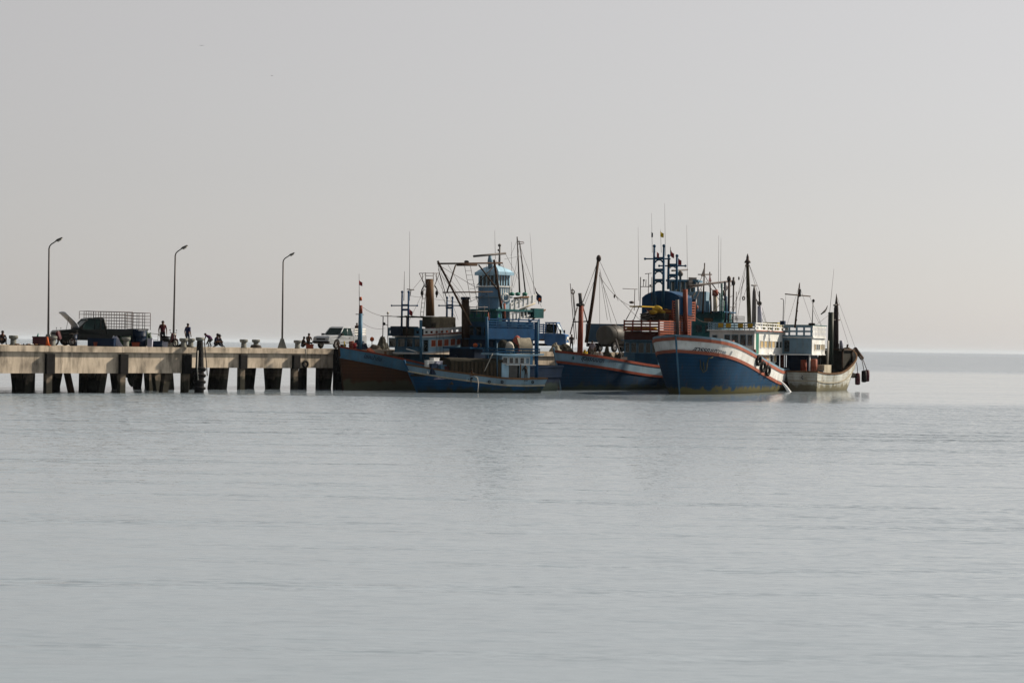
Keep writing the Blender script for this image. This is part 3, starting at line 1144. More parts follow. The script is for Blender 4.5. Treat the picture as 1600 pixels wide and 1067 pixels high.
def boat_brown():
    bow = pier_point(529, 2.15)
    b = Boat('fishing_boat', 'brown-hulled fishing boat with blue bulwark and two-storey blue cabin, bow against the pier', bow.xy, (-.723, -.691), 15.5, 4.1,
             [(0, 1.75), (.2, 1.6), (.4, 1.7), (.6, 2.15), (.8, 2.72), (.93, 3.12), (1, 3.35)], .82, .5, full=3.2)
    b.hull(brownhull, ltblue, redp, ltblue, stem=darkwood, strake_h=.10)
    F = b.F
    Wd = 1.62
    xf = F.P(659, 540, Wd).x            # cabin front
    xb = F.P(731, 545, Wd).x            # cabin rear
    z = lambda py: F.P(660, py, Wd).z
    zfl, zwin0, zwin1, zroof, zrail = z(552), z(542.5), z(532.5), z(527), z(513)
    warp = lambda v: Vector((v.x, v.y, v.z + max(0, (xf - v.x)) ** 2 * 0.014))
    # lower cabin, upper floor, upper cabin, roof
    b.box('lower_cabin', ltblue, xb + .5, xf - .6, -Wd + .35, Wd - .35, 1.0, zfl - .08)
    b.windows('x', Wd - .35, pairs(xs_of(b, (668, 682, 696, 712), 562, Wd - .35), .16), zfl - .85, zfl - .28, wood, [glass, redcurt])
    b.box('upper_floor', white, xb, xf + .12, -Wd - .16, Wd + .16, zfl - .08, zfl + .05, warp=warp)
    up = MB(warp)
    n = 6
    for k in range(n):
        xa, xc = xf - (xf - xb) * k / n, xf - (xf - xb) * (k + 1) / n
        up.box(xa, xc, -Wd, Wd, zfl + .05, zroof)
    b_up = up.build('upper_cabin', paleblue, b.e)
    MB().box(xf - .02, xf + .03, -Wd - .02, Wd + .02, zfl + .05, zroof + .02).build('front_panel', ltblue, b_up)
    ys = ys_of(b, (608, 621, 635, 647, 658), 537, xf)
    b.windows('y', xf + .03, pairs(ys, .04), zwin0 - .05, zwin1 + .22, ltblue, glass, fr=.08)
    xs = xs_of(b, (672, 682, 692, 702, 712, 721, 729), 537, Wd)
    b.windows('x', Wd, pairs(xs, .07), zwin0, zwin1 + .1, white, redcurt, warp=warp)
    b.windows('x', Wd, [(F.P(661, 540, Wd).x, F.P(669, 540, Wd).x)], zfl + .1, zwin1 + .1, skyblue, glass, warp=warp)
    rf = MB(warp)
    for k in range(n):
        xa, xc = xf + .15 - (xf + .15 - xb) * k / n, xf + .15 - (xf + .15 - xb) * (k + 1) / n
        rf.box(xa, xc, -Wd - .22, Wd + .22, zroof, zroof + .09)
    rf.build('roof', white, b.e)
    MB(warp).box(xb, xf + .1, Wd + .20, Wd + .25, zroof + .10, zroof + .2).build('red_trim', coral, b.e)
    # parapet boards with oval openings
    pb = MB(warp)
    xs2 = xs_of(b, (660, 668, 676, 684, 692, 700, 708, 716, 726), 520, Wd)
    for xa, xc in zip(xs2[:-1], xs2[1:]):
        dx = xc - xa
        pb.box(xa, xc, Wd + .12, Wd + .17, zroof + .09, zroof + .32)
        pb.box(xa, xc, Wd + .12, Wd + .17, zroof + .50, zrail)
        pb.box(xa, xa + dx * .28, Wd + .12, Wd + .17, zroof + .32, zroof + .50)
        pb.box(xc - dx * .2, xc, Wd + .12, Wd + .17, zroof + .32, zroof + .50)
    pb.build('parapet', white, b.e)
    fb = MB()
    ys3 = ys_of(b, (606, 616, 626, 636, 647, 658), 515, xf + .1)
    for ya, yc in zip(ys3[:-1], ys3[1:]):
        dy = yc - ya
        fb.box(xf + .08, xf + .13, ya, yc, zroof + .09, zroof + .3)
        fb.box(xf + .08, xf + .13, ya, yc, zroof + .5, zrail + .05)
        fb.box(xf + .08, xf + .13, ya, ya + dy * .3, zroof + .3, zroof + .5)
        fb.box(xf + .08, xf + .13, yc - dy * .3, yc, zroof + .3, zroof + .5)
    fb.build('parapet', ltblue, b.e)
    # canopy over the roof
    zt = z(494)
    x1, x0 = F.P(650, 500, Wd).x + .9, F.P(712, 500, Wd).x
    o = tarp_sheet(b, x0, x1 + .1, Wd * .95, zt, .1, tarp, drop=0)
    tarp_sheet(b, x0, x1 - 1.6, Wd * .97, zt - .04, .1, tarp_d, drop=.85)
    for xx_ in (x0 + .1, (x0 + x1) / 2, x1 - .1):
        for yy in (-Wd * .9, Wd * .9):
            b.tube('canopy_post', oldsteel, [(xx_, yy, zroof), (xx_, yy, zt)], .035, 6)
    b.box('roof_locker', navy, x1 - .6, xf - .9, -Wd * .7, Wd * .1, zroof + .1, zroof + .85)
    b.box('roof_locker', tarp_d, x0 + .4, x1 - .8, -Wd * .8, Wd * .5, zroof + .1, zroof + .7)
    b.box('cargo_box', redcurt, x0 + .2, x0 + 2.1, Wd * .2, Wd * .85, zroof + .35, zroof + .95)
    # mast frames
    arched_frame(b, 627.5, 637.5, 458, 512, 0, (477, 484), deepblue, .09, (612, 652, 477.5), False)
    arched_frame(b, 698, 706.5, 467, 497, -.5, (477, 481), deepblue, .09, (686, 718, 477.5), False)
    b.pole('whip_antenna', oldsteel, (631, 470), (632, 424), [.03, .012])
    b.pole('whip_antenna', oldsteel, (640, 470), (640, 362), [.022, .008])
    b.pole('radar_bar', oldsteel, (636, 452), (647, 453), .04)
    b.pole('radar_post', oldsteel, (641, 462), (642, 452), .03)
    b.flag(639, 481, .25, .5, scarlet, droop=1.2)
    # yellow-brown column with ladder and horns
    p0, p1 = F.P(671.5, 494, -.3), F.P(671, 436, -.3)
    col_ = b.tube('funnel_mast', paint('ochre_rust', (0.12, 0.065, 0.03), .7, .7, (0.05, .02, .012)), [p0, p1], [.33, .29], 10)
    lm = MB()
    for s_ in (-.16, .16):
        lm.tube([F.P(659, 494, -.3) + Vector((s_, 0, 0)), F.P(665, 440, -.3) + Vector((s_, 0, 0))], .022, 5)
    for k in range(8):
        q = F.P(659 + 6 * k / 8, 494 - 54 * k / 8, -.3)
        lm.tube([q + Vector((-.17, 0, 0)), q + Vector((.17, 0, 0))], .018, 5)
    lm.build('ladder', oldsteel, b.e)
    hb = MB()
    for dx in (-1, 1):
        pts = [F.P(671 + dx * 4, 449, -.3), F.P(671 + dx * 9, 447, -.3), F.P(671 + dx * 12, 453, -.3), F.P(671 + dx * 11, 465, -.3)]
        hb.tube(pts, .05, 6)
        hb.ball(F.P(671 + dx * 11.5, 458, -.3), .13, .13, .22, 7, 5)
    hb.build('davit_horn', black, col_)
    cg = MB()
    for a, c_ in (((655, 427), (687, 427)), ((655, 427), (664, 446)), ((687, 427), (679, 446)), ((665, 426), (665, 446)), ((677, 426), (677, 446)), ((665, 431), (677, 431)), ((660, 427), (660, 440)), ((682, 427), (682, 440))):
        cg.tube([F.P(*a, -.3), F.P(*c_, -.3)], .028, 5)
    cg.build('masthead_cage', oldsteel, col_)
    b.pole('white_stay_post', rope_w, (678, 494), (677, 440), .05, -.1)
    # foremast at the bow
    fm = b.tube('foremast', ltblue, [F.P(562, 549, 0), F.P(563.5, 490, 0)], [.19, .16], 10)
    b.tube('foremast_head', redp, [F.P(563.5, 490, 0), F.P(563.7, 477, 0)], [.155, .13], 10, fm)
    b.pole('mast_crossbar', oldsteel, (556, 491), (568, 491.5), .03, parent=fm)
    b.tube('masthead_lamp', orange, [F.P(563.7, 470, 0), F.P(563.7, 464, 0)], [.10, .09], 8, fm)
    b.pole('flagstaff', oldsteel, (561.5, 478), (561, 428), [.025, .012], parent=fm)
    fl = b.flag(561, 437, .22, .38, scarlet, droop=1.0)
    b.line((565, 479), (612, 494), 0, .014, .25)
    b.line((612, 494), (627, 495), 0, .014)
    b.line((567, 505), (602, 513), 0, .012, .2)
    # searchlight poles by the cabin corner
    yl = -Wd - .15
    b.pole('lamp_pole', oldsteel, (606, 545), (606, 489), .03, (yl, yl))
    q = F.P(606, 489, yl)
    MB().ball(q, .1, n=8, m=6).build('lamp', lampglass, b.e)
    b.pole('lamp_arm', oldsteel, (606, 508), (601, 507), .025, yl)
    MB().ball(F.P(600, 506, yl), .13, n=8, m=6).build('lamp', black, b.e)
    for a, c in (((671, 436), (640, 500)), ((671, 436), (712, 496)), ((665, 428), (637, 462)), ((679, 428), (699, 468)), ((637, 462), (698, 470))):
        b.line(a, c, -.1, .012)
    # corner post and boom
    b.pole('corner_post', ltblue, (657.5, 563), (657.5, 500), .11, Wd + .1)
    b.pole('boom', white, (635, 545), (657, 551.5), .05, Wd - .2)
    # stern upper bits
    b.box('stern_locker', white, xb - .3, xb + .3, Wd - .6, Wd + .05, zroof + .35, zroof + .9)
    # fore deck things
    MB().add([F.P(573, 545, .6), F.P(578, 543, -.2), F.P(594, 556, -.1), F.P(590, 558, .7), F.P(573, 548, .6), F.P(578, 546, -.2), F.P(594, 559, -.1), F.P(590, 561, .7)],
             [(0, 1, 2, 3), (4, 7, 6, 5), (0, 4, 5, 1), (1, 5, 6, 2), (2, 6, 7, 3), (3, 7, 4, 0)]).build('hatch_board', orange, b.e)
    b.pole('samson_post', wood, (602, 563), (602, 549), .10, 1.0)
    b.pole('yellow_post', paint('yellow_paint', (.55, .42, .06), .6, .3), (538.5, 545), (538, 533), .05, .1)
    # rigging at the port side
    for px_ in (683, 688, 693):
        b.line((px_, 565), (px_ - 1, 512), Wd + .3, .013)
    b.text('โชคนำชัย', 567, 559, 1.0, .42, ink, name='bow_name')
    tag(heap('rope_pile', rope_m, tuple(F.world(*F.P(552, 541, -.1))), .35, .3, .3, 9, 4), 'dark heap of mooring rope beside the foremast of the brown boat', 'rope')
    e = tag(MB().tube([F.world(*F.P(549.5, 546, .35)), F.world(*F.P(549, 533, .35))], [.2, .2], 12).build('red_drum', redp), 'small red drum on the bow of the brown boat', 'drum')
    e = tag(MB().tube([F.world(*F.P(553.5, 546, .5)), F.world(*F.P(553.5, 536, .5))], [.17, .17], 12).build('red_drum', scarlet), 'small scarlet canister on the bow of the brown boat', 'drum')
    o = empty('marker_buoy', F.world(*F.P(581, 547, -1.2)), 0, 'orange ball marker on a thin stick behind the orange hatch', 'buoy')
    h = (F.P(581, 530, -1.2) - F.P(581, 547, -1.2)).z
    MB().tube([(0, 0, -.3), (0, 0, h)], .03, 6).build('stick', wood, o)
    MB().ball((0, 0, h), .17, .17, .19).build('float', orange, o)
    # nets heaped before the cabin
    c = F.P(625, 556, .2)
    hp = heap('net_heap', paint('green_net', (.035, .05, .03), .95, .6, (.015, .015, .012), scale=8), tuple(F.world(c.x, -.3, 1.65)), 1.5, .9, .5, 22, 11)
    tag(hp, 'dark green heap of net before the blue cabin of the brown boat', 'net')
    return b


BB = boat_brown()


# ------------------------------------------------------------------ boat: small blue one lying outside
def boat_small():
    r = ray(634, 585)
    bow = at(633, 590, 144.5)
    b = Boat('fishing_boat', 'small low blue boat with brown net hut amidships and light blue deckhouse at its stern', bow.xy, (-.906, -.423), 10.8, 3.2,
             [(0, 1.12), (.15, 1.08), (.35, 1.14), (.6, 1.4), (.8, 1.68), (1, 2.1)], .52, 1.0, tr=.8)
    b.hull(hull_paint('bright_blue_hull', (0.007, 0.06, 0.145), (0.02, 0.028, 0.02), 0.25), skyblue, wood, cream, strake_h=.11, stem=midblue)
    F = b.F
    Wd = 1.1
    # net hut
    xa, xb = F.P(704, 580, Wd).x, F.P(783, 585, Wd).x
    z0, z1 = .62, F.P(740, 562, Wd).z
    hut = b.box('net_hut', tarp_d, xb, xa, -Wd, Wd - .05, z0, z1)
    n = 13
    for k in range(n):
        x = xa + (xb - xa) * (k + .5) / n
        MB().box(x - .10, x + .10, Wd - .05, Wd + random.uniform(-.01, .02), z0, z1 - .05).build('slat', paint('hut_board', (.075, .06, .04), .9, .7, (.02, .018, .012), scale=3), hut)
    rows = []
    for i in range(14):
        x = xa + .1 + (xb - xa - .2) * i / 13
        rows.append([(x, -Wd - .05, z1), (x, -.5, z1 + .1 + random.uniform(-.03, .05)), (x, .4, z1 + .1 + random.uniform(-.04, .05)), (x, Wd + .08, z1 + .02), (x, Wd + .1, z1 - .15 + random.uniform(-.08, .05))])
    MB().grid(rows).build('hut_cover', tarp_d, hut)
    # deckhouse
    xf, xr = F.P(784, 575, Wd).x, F.P(828, 575, Wd).x
    zt = F.P(805, 556, Wd).z
    b.box('deckhouse', paleblue, xr, xf, -Wd, Wd, .6, zt)
    b.windows('x', Wd, pairs(xs_of(b, (784, 794, 803, 811, 820, 828), 565, Wd), .07), zt - .62, zt - .1, white, [glass, skyblue, glass])
    b.box('dark_door_panel', glass, F.P(795, 580, Wd).x, F.P(811, 580, Wd).x, Wd - .02, Wd + .012, .62, zt - .68)  # dark panel on the wall, painted as the shaded inside of a doorway
    b.box('ledge', white, xr - .4, xf - .3, Wd, Wd + .22, zt - .72, zt - .66)
    # curved roof
    xa2, xb2 = F.P(773, 556, Wd).x, F.P(847, 556, Wd).x
    mb = MB(lambda v: Vector((v.x, v.y, v.z + .035 * (v.x - (xa2 + xb2) / 2) ** 2 * .5)))
    for k in range(8):
        u0, u1 = xa2 + (xb2 - xa2) * k / 8, xa2 + (xb2 - xa2) * (k + 1) / 8
        mb.box(u0, u1, -Wd - .35, Wd + .35, zt, zt + .12)
    mb.build('roof', paleblue, b.e)
    zr = zt + .16
    b.railing('railing', midblue, [(xa2 - .1, -Wd - .2, zr), (xa2 - .1, Wd + .2, zr), (xb2 + .3, Wd + .2, zr), (xb2 + .3, -Wd - .2, zr)], .42, 2, .75, .03, .12)
    b.pole('corner_post', ltblue, (777, 592), (776.5, 536), .05, Wd + .1)
    b.pole('stern_post', deepblue, (838, 592), (838, 503), .15, Wd - .1)
    b.pole('stern_post', ltblue, (840.5, 556), (840.5, 502), .06, Wd + .05)
    b.pole('strut', wood, (812.5, 592), (813.5, 569), .06, Wd + .2)
    # on the roof
    t = MB()
    xa3, xb3 = F.P(811, 540, .7).x, F.P(832, 540, .7).x
    za, zb_ = zr + .0, F.P(820, 528, .7).z
    rows = []
    for k in range(12):
        x = xa3 + (xb3 - xa3) * k / 11
        rr = [(x, -.7, za), (x, -.65, zb_ - .1), (x, .3, zb_ + random.uniform(-.03, .03)), (x + random.uniform(-.03, .03), .72 + .05 * (k % 2), za + (zb_ - za) * .5), (x, .8 + .06 * ((k + 1) % 2), za)]
        rows.append(rr)
    t.grid(rows)
    o = t.build('tarpaulin', tarp_l)
    o.matrix_world = b.e.matrix_world
    o.location, o.rotation_euler = b.e.location, b.e.rotation_euler
    tag(o, 'khaki tarpaulin draped over stores on the roof of the small blue boat', 'tarpaulin')
    def onroof(name, mat, px, py, lat, rx, ry, rz, label, cat):
        c_ = F.P(px, py, lat)
        m_ = MB()
        m_.ball(F.world(c_.x, lat, zr + rz - .02), rx, ry, rz, 12, 8)
        for q in range(5):
            a = q * 1.25
            m_.ball(F.world(c_.x, lat, zr + rz * .7) + Vector((rx * .6 * math.cos(a), ry * .5 * math.sin(a), 0)), rx * .5, ry * .5, rz * .7, 8, 6)
        tag(m_.build(name, mat), label, cat)
    onroof('sail_bag', paint('pale_canvas', (.5, .48, .42), .85, .3), 796, 539, .6, .35, .35, .48, 'pale canvas bag bulging on the roof of the small blue boat', 'bag')
    onroof('red_bundle', paint('faded_red_cloth', (.45, .13, .10), .85, .3), 808, 530, -.1, .36, .35, .72, 'faded red cloth bundle topping the stores on the small boat roof', 'bundle')
    onroof('net_bundle', netm, 786, 540, .1, .45, .5, .55, 'dark net bundle on the front of the small boat roof', 'net')
    onroof('net_bundle', tarp_d, 804, 538, -.2, .5, .45, .5, 'dark brown bundle between the pale bag and the khaki tarpaulin', 'bundle')
    # rope over the side
    q = [F.P(741, 588, 1.6), F.P(746, 590, 1.72), F.P(747.5, 600, 1.74), F.P(746.5, 613, 1.74)]
    b.tube('hanging_rope', rope_w, q, .035, 6)
    b.line((770, 552), (757, 580), Wd + .2, .03, 0, 'rope', rope_w)
    for px_ in (764, 784, 834):
        x = F.P(px_, 598, 1.5).x
        MB().torus(b.side(x, .85, 1, .04), (0, 1, 0), .09, .03, 10, 5).build('hawse_ring', black, b.e)
    # deck load before the hut: crates, bags, floats
    rnd = random.Random(5)
    base = .95
    cols = [(plastic_w, 'pale blue'), (white, 'white'), (navy, 'navy'), (maroon, 'maroon'), (ltblue, 'light blue')]
    spots = [(671, 566, .5, 1, 'white foam box on top of the load at the small boat foredeck', 'foam box'), (677, 571, .75, 2, 'navy crate among the load by the striped sacks', 'crate'),
             (684, 567, .45, 0, 'pale blue crate topping the load before the net hut', 'crate'), (690, 573, .7, 4, 'light blue crate low in the load before the net hut', 'crate'),
             (697, 575, .6, 3, 'maroon crate beside the net hut of the small boat', 'crate'), (679, 562, .1, 1, 'white foam box behind the crates on the small boat', 'foam box')]
    for px_, py_, lat, ci, lab, ct in spots:
        c_ = F.P(px_, py_, lat)
        zb2 = b.zs(b.t_of(c_.x, 1.0)) - b.bul + .09
        m_ = MB()
        e_ = empty('crate' if ct == 'crate' else 'foam_box', F.world(c_.x, lat, zb2), F.rz + rnd.uniform(-.5, .5), lab, ct)
        hgt = max(.3, c_.z - zb2 + .15)
        m_.box(-.3, .3, -.22, .22, 0, hgt - .06)
        m_.build('body', cols[ci][0], e_)
        MB().box(-.32, .32, -.24, .24, hgt - .06, hgt).build('rim', cols[ci][0], e_)
    c_ = F.P(688, 577, 1.0)
    tag(heap('sack_heap', paint('striped_sack', (.35, .33, .40), .85, .6, (.03, .04, .12), scale=4), tuple(F.world(c_.x, .7, 1.0)), .6, .3, .45, 12, 3), 'heap of pale and blue sacks along the rail of the small boat', 'sacks')
    c_ = F.P(659, 565, .6)
    tag(heap('net_heap', netm, tuple(F.world(c_.x, .2, 1.2)), .7, .35, .5, 14, 9), 'black heap of net at the foredeck of the small blue boat', 'net')
    return b


BS = boat_small()


# ------------------------------------------------------------------ boat: large blue trawler with a tall tower
def boat_trawler():
    bow = pier_point(714, 6.5)
    b = Boat('trawler', 'big blue trawler with tall pale blue tower wheelhouse, radar bar and dark gantry', bow.xy, (-.723, -.691), 9.6, 4.1,
             [(0, 2.0), (.3, 1.95), (.6, 2.1), (.85, 2.3), (1, 2.5)], .8, .9, tr=.85)
    b.hull(darkhull, navy, navy, navy, stem=navy)
    F = b.F
    # tower: octagon-like box wheelhouse
    W = 1.18
    xf = F.P(779, 440, W).x
    xr = F.P(797, 440, W).x
    z = lambda py: F.P(779, py, W).z
    ztop, zw1, zw0, zledge, zlow, zdeck = z(425), z(431), z(446), z(464), z(500), z(540)
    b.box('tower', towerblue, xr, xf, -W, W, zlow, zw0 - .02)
    b.box('tower_lit_tint', paleblue, xr, xf, W + .001, W + .02, zlow, zw0 - .03)  # paler skin paints the sunlit side lighter than the rest of the tower
    for x in (xr + .06, xf - .06):
        for y in [-W + .06 + (2 * W - .12) * k / 5 for k in range(6)]:
            b.box('window_post', paleblue, x - .06, x + .06, y - .06, y + .06, zw0, zw1 + .06)
    for y in (-W + .06, W - .06):
        for x in [xr + .06 + (xf - xr - .12) * k / 4 for k in range(1, 4)]:
            b.box('window_post', paleblue, x - .05, x + .05, y - .06, y + .06, zw0, zw1 + .06)
    for k in range(5):
        y0 = -W + .12 + (2 * W - .24) * k / 5 + .03
        b.box('pane', glass if k < 4 else carglass, xf - .05, xf - .03, y0, y0 + (2 * W - .24) / 5 - .03, zw0, zw1 + .04)
    for k in range(4):
        x0 = xr + .1 + (xf - xr - .2) * k / 4
        b.box('pane', glass, x0 + .03, x0 + (xf - xr - .2) / 4 - .03, W - .05, W - .03, zw0, zw1 + .04)
    # domed roof
    cx = (xf + xr) / 2
    mb = MB()
    o_ = .22
    mb.box(xr - o_, xf + o_, -W - o_, W + o_, zw1 + .07, ztop + .02)
    hx, hy = (xf - xr) / 2 + o_ - .05, W + o_ - .05
    prev = None
    rows = []
    for k, (s_, h) in enumerate(((1, .02), (.8, .22), (.5, .42), (.2, .55), (.08, .6))):
        rows.append([(cx + hx * s_ * a, hy * s_ * c, ztop + h) for a, c in ((1, 1), (0, 1.0), (-1, 1), (-1, 0), (-1, -1), (0, -1), (1, -1), (1, 0), (1, 1))])
    mb.grid(rows, False)
    mb.build('roof', paleblue, b.e)
    # battens on the lit side and ledge
    for k in range(6):
        x = xr + .04 + (xf - xr - .08) * k / 5
        b.box('batten', white, x - .035, x + .035, W + .021, W + .06, zledge + .05, zw0 - .14)
    b.box('ledge', white, xr - .1, xf + .1, -W - .12, W + .12, zw0 - .13, zw0 - .03)
    b.box('ledge', skyblue, xr - .15, xf + .15, -W - .16, W + .16, zledge - .06, zledge + .05)
    # lower house, bridge deck
    xlf, xlr = xf + .7, xr - 2.1
    W2 = 1.75
    b.box('bridge_house', midblue, xlr, xlf, -W2, W2, 1.4, z(503))
    b.windows('y', xlf, [(-1.6, -.85), (-.7, .05), (.3, 1.1)], z(497), z(487) - .1, ltblue, green)
    b.windows('y', xlf, [(-1.5, -.8), (-.6, .1), (.3, 1.0)], z(525), z(510), midblue, glass)
    b.box('bridge_roof', teal, xlr - .1, xlf + .2, -W2 - .15, W2 + .15, z(486), z(483))
    b.box('bridge_front', teal, xlf - .6, xlf - .02, -W2, W2, z(503), z(486))
    b.windows('x', W2, [(xlf - .5, xlf - .1)], z(497), z(488), ltblue, green)
    # lit white decorated rail, rising to the stern
    for (y0, xa, ya, xb_, yb_, hh) in ((W2, 797, 486, 838, 471, .62), (W2, 796, 503, 828, 494, .66), (W2 - .6, 800, 478, 826, 466, .45)):
        p0, p1 = F.P(xa, ya, y0), F.P(xb_, yb_, y0)
        mb = MB()
        n = 6
        for k in range(n):
            a, c = p0.lerp(p1, k / n), p0.lerp(p1, (k + 1) / n)
            for (u0, u1) in ((0, .24), (.76, 1)):
                mb.add([a + Vector((0, 0, hh * u0)), c + Vector((0, 0, hh * u0)), c + Vector((0, 0, hh * u1)), a + Vector((0, 0, hh * u1)),
                        a + Vector((0, .05, hh * u0)), c + Vector((0, .05, hh * u0)), c + Vector((0, .05, hh * u1)), a + Vector((0, .05, hh * u1))],
                       [(0, 1, 2, 3), (7, 6, 5, 4), (0, 4, 5, 1), (3, 2, 6, 7), (0, 3, 7, 4), (1, 5, 6, 2)])
            mb.tube([a + Vector((0, .025, 0)), a + Vector((0, .025, hh))], .085, 5, False)
        mb.build('railing', white, b.e)
    for (xa, ya, xb_, yb_, c_) in ((826, 504, 852, 484, wood), (803, 466, 826, 464, wood), (812, 484, 836, 474, cream)):
        b.pole('spar', c_, (xa, ya), (xb_, yb_), .07, W2 + .1)
    for px_ in (800, 809, 820):
        c_ = F.P(px_, 459.5, W2 - .3)
        MB().ball(c_, .24, .2, .15, 10, 6).build('fishing_lamp', green, b.e)
    bx0, bx1 = F.P(832, 490, W2).x, F.P(847, 480, W2).x
    b.box('stowed_raft', teal, bx1, bx0, .4, W2 + .2, F.P(838, 497, W2).z, F.P(838, 482, W2).z)
    xa_, xb_ = F.P(762, 520, W2 + .3).x, F.P(843, 520, W2 + .3).x
    zq = lambda py: F.P(800, py, W2 + .3).z
    b.box('stern_house', navy, xb_ + .3, xa_ - .3, -W2 + .3, W2 - .3, 1.4, zq(531))
    pn = b.box('stern_panel', deepblue, xb_, xa_, W2 + .25, W2 + .32, zq(530), zq(513))
    for k in range(4):
        zz = zq(510.5 - 3.7 * k)
        MB().box(xb_, xa_, W2 + .26, W2 + .31, zz - .05, zz + .05).build('slat', deepblue, pn)
    for k in range(6):
        xx_ = xb_ + (xa_ - xb_) * k / 5
        MB().box(xx_ - .06, xx_ + .06, W2 + .20, W2 + .255, zq(531), zq(497)).build('rail_post', deepblue, pn)
    b.box('after_deck', midblue, xb_, xa_, -W2 + .1, W2 + .245, zq(531), zq(529.5))
    b.flag(838, 455, .4, .7, navy, W2 - .3, droop=1.0)
    b.pole('flagstaff', oldsteel, (842, 475), (836, 450), .035, W2 - .3)
    MB().ball(F.P(843, 468, W2 - .2), .16).build('float', orange, b.e)
    MB().torus(F.P(790, 465, W2 - .4), (.2, 1, 0), .3, .07).build('life_ring', white, b.e)
    # coral posts by the tower
    b.pole('post', coral, (789, 505), (788, 474), .09, W2 - .1)
    b.pole('post', redp, (784, 505), (783, 470), .07, W2 - .3)
    # column at the front
    p0, p1 = F.P(728, 548, -.8), F.P(727, 468, -.8)
    b.tube('kingpost', darkwood, [p0, p1], [.34, .30], 8)
    b.tube('kingpost_cap', navy, [p1, p1 + Vector((0, 0, .2))], .36, 8)
    # gantry
    mb = MB()
    g = [((684, 412), (785, 411), .07), ((684, 408), (736, 508), .085), ((685, 420), (699, 470), .03), ((712, 414), (698, 458), .06),
         ((692, 457), (770, 456), .05), ((748, 414), (777, 452), .06), ((772, 406), (787, 505), .10), ((714, 414), (745, 414), .09), ((775, 412), (745, 446), .03)]
    for a, c, r_ in g:
        mb.tube([F.P(*a, 1.5), F.P(*c, 1.5)], r_, 7)
    mb.build('gantry', darkwood, b.e)
    MB().ball(F.P(729, 409, -.1), .2, .2, .11).build('gantry_lamp', black, b.e)
    mb = MB()
    for a, c in (((726, 416), (736, 472)), ((735, 416), (746, 472))):
        mb.tube([F.P(*a, -.1), F.P(*c, -.1)], .02, 5)
    for k in range(7):
        mb.tube([F.P(727.5 + 1.6 * k, 423 + 7 * k, -.1), F.P(736.5 + 1.6 * k, 423 + 7 * k, -.1)], .015, 5)
    mb.build('rope_ladder', rope_m, b.e)
    for a, c in (((690, 417), (778, 470)), ((688, 420), (722, 470)), ((690, 430), (724, 476)), ((769, 456), (733, 472)), ((775, 408), (795, 425)), ((698, 470), (722, 474)), ((734, 506), (760, 525))):
        b.line(a, c, -.1, .017)
    for a, c, la in (((684, 412), (700, 500), 1.5), ((684, 412), (716, 500), 1.5), ((686, 416), (731, 470), 1.4), ((735, 416), (752, 500), 1.2), ((700, 414), (733, 470), 1.4), ((785, 411), (800, 460), 1.6), ((772, 408), (745, 480), 1.5), ((760, 414), (766, 500), 1.8), ((790, 397), (812, 440), .4), ((808, 372), (846, 480), .6), ((812, 384), (796, 470), .6)):
        b.line(a, c, la, .013)
    for a, c in (((733, 480), (762, 480)), ((733, 486), (762, 486)), ((734, 492), (734, 478)), ((745, 492), (745, 478)), ((757, 492), (757, 478))):
        b.pole('front_rail', galv, a, c, .03, 1.6)
    # radar
    rp = b.tube('radar_pedestal', skyblue, [F.P(766, 420, 0), F.P(766, 408, 0), F.P(765.5, 400, 0)], [.16, .22, .12], 10)
    q0, q1 = F.P(740, 400.5, 0), F.P(790, 396, 0)
    MB().tube([q0, q1], .09, 6).build('radar_bar', galv, rp)
    mp_ = MB()
    mp_.tube([F.P(780, 420, 0), F.P(781, 386, 0)], [.10, .06], 8)
    mp_.ball(F.P(780.5, 383.5, 0), .13)
    mp_.ball(F.P(779, 391, 0), .09)
    mp_.build('light_mast', galv, b.e)
    # poles and whips
    tp = b.pole('pole_mast', oldsteel, (812, 458), (808, 370), [.07, .045], .2)
    b.pole('pole_mast', oldsteel, (821, 458), (812.5, 382), [.06, .04], .2)
    for a, c in (((808, 378), (818, 378)), ((809, 382), (819, 380)), ((811, 376), (813, 388))):
        b.pole('yagi_bar', oldsteel, a, c, .03, .2, parent=tp)
    b.pole('whip_antenna', oldsteel, (835, 462), (828, 364), [.02, .008], .4)
    b.pole('whip_antenna', oldsteel, (774, 405), (773, 360), [.018, .008])
    b.pole('whip_antenna', oldsteel, (800, 458), (799, 378), [.018, .01], .4)
    for a, c in (((807, 378), (798, 400)), ((788, 405), (815, 400)), ((809, 425), (802, 450)), ((813, 400), (830, 460))):
        b.line(a, c, .2, .010)
    # blue working deck between the boats
    b.pole('corner_post', midblue, (761, 570), (760.5, 495), .13, W2 + .25)
    b.box('deck_shelter', navy, F.P(742, 560, 1.6).x - 2.0, F.P(742, 560, 1.6).x, -1.4, 1.55, 2.2, F.P(742, 545, 1.6).z)
    b.box('shelter_roof', midblue, F.P(738, 560, 1.6).x - 2.2, F.P(736, 560, 1.6).x + .2, -1.5, 1.7, F.P(742, 545, 1.6).z, F.P(742, 542.5, 1.6).z)
    c_ = F.P(744, 538, 1.0)
    for k in range(5):
        o = MB().ball(F.world(c_.x - k * .3, .9, F.P(742, 542.5, 1.6).z + .15), .19, .19, .17).build('float_ball', [orange, midblue, cream, redp, ltblue][k])
        tag(o, ['orange', 'mid blue', 'cream', 'dark red', 'light blue'][k] + ' net float on the blue shelter roof of the trawler', 'float')
    # dim orange lamps
    b.pole('orange_float_post', coral, (763, 500), (763, 488), [.10, .02], W2 + .3)
    return b


BT = boat_trawler()


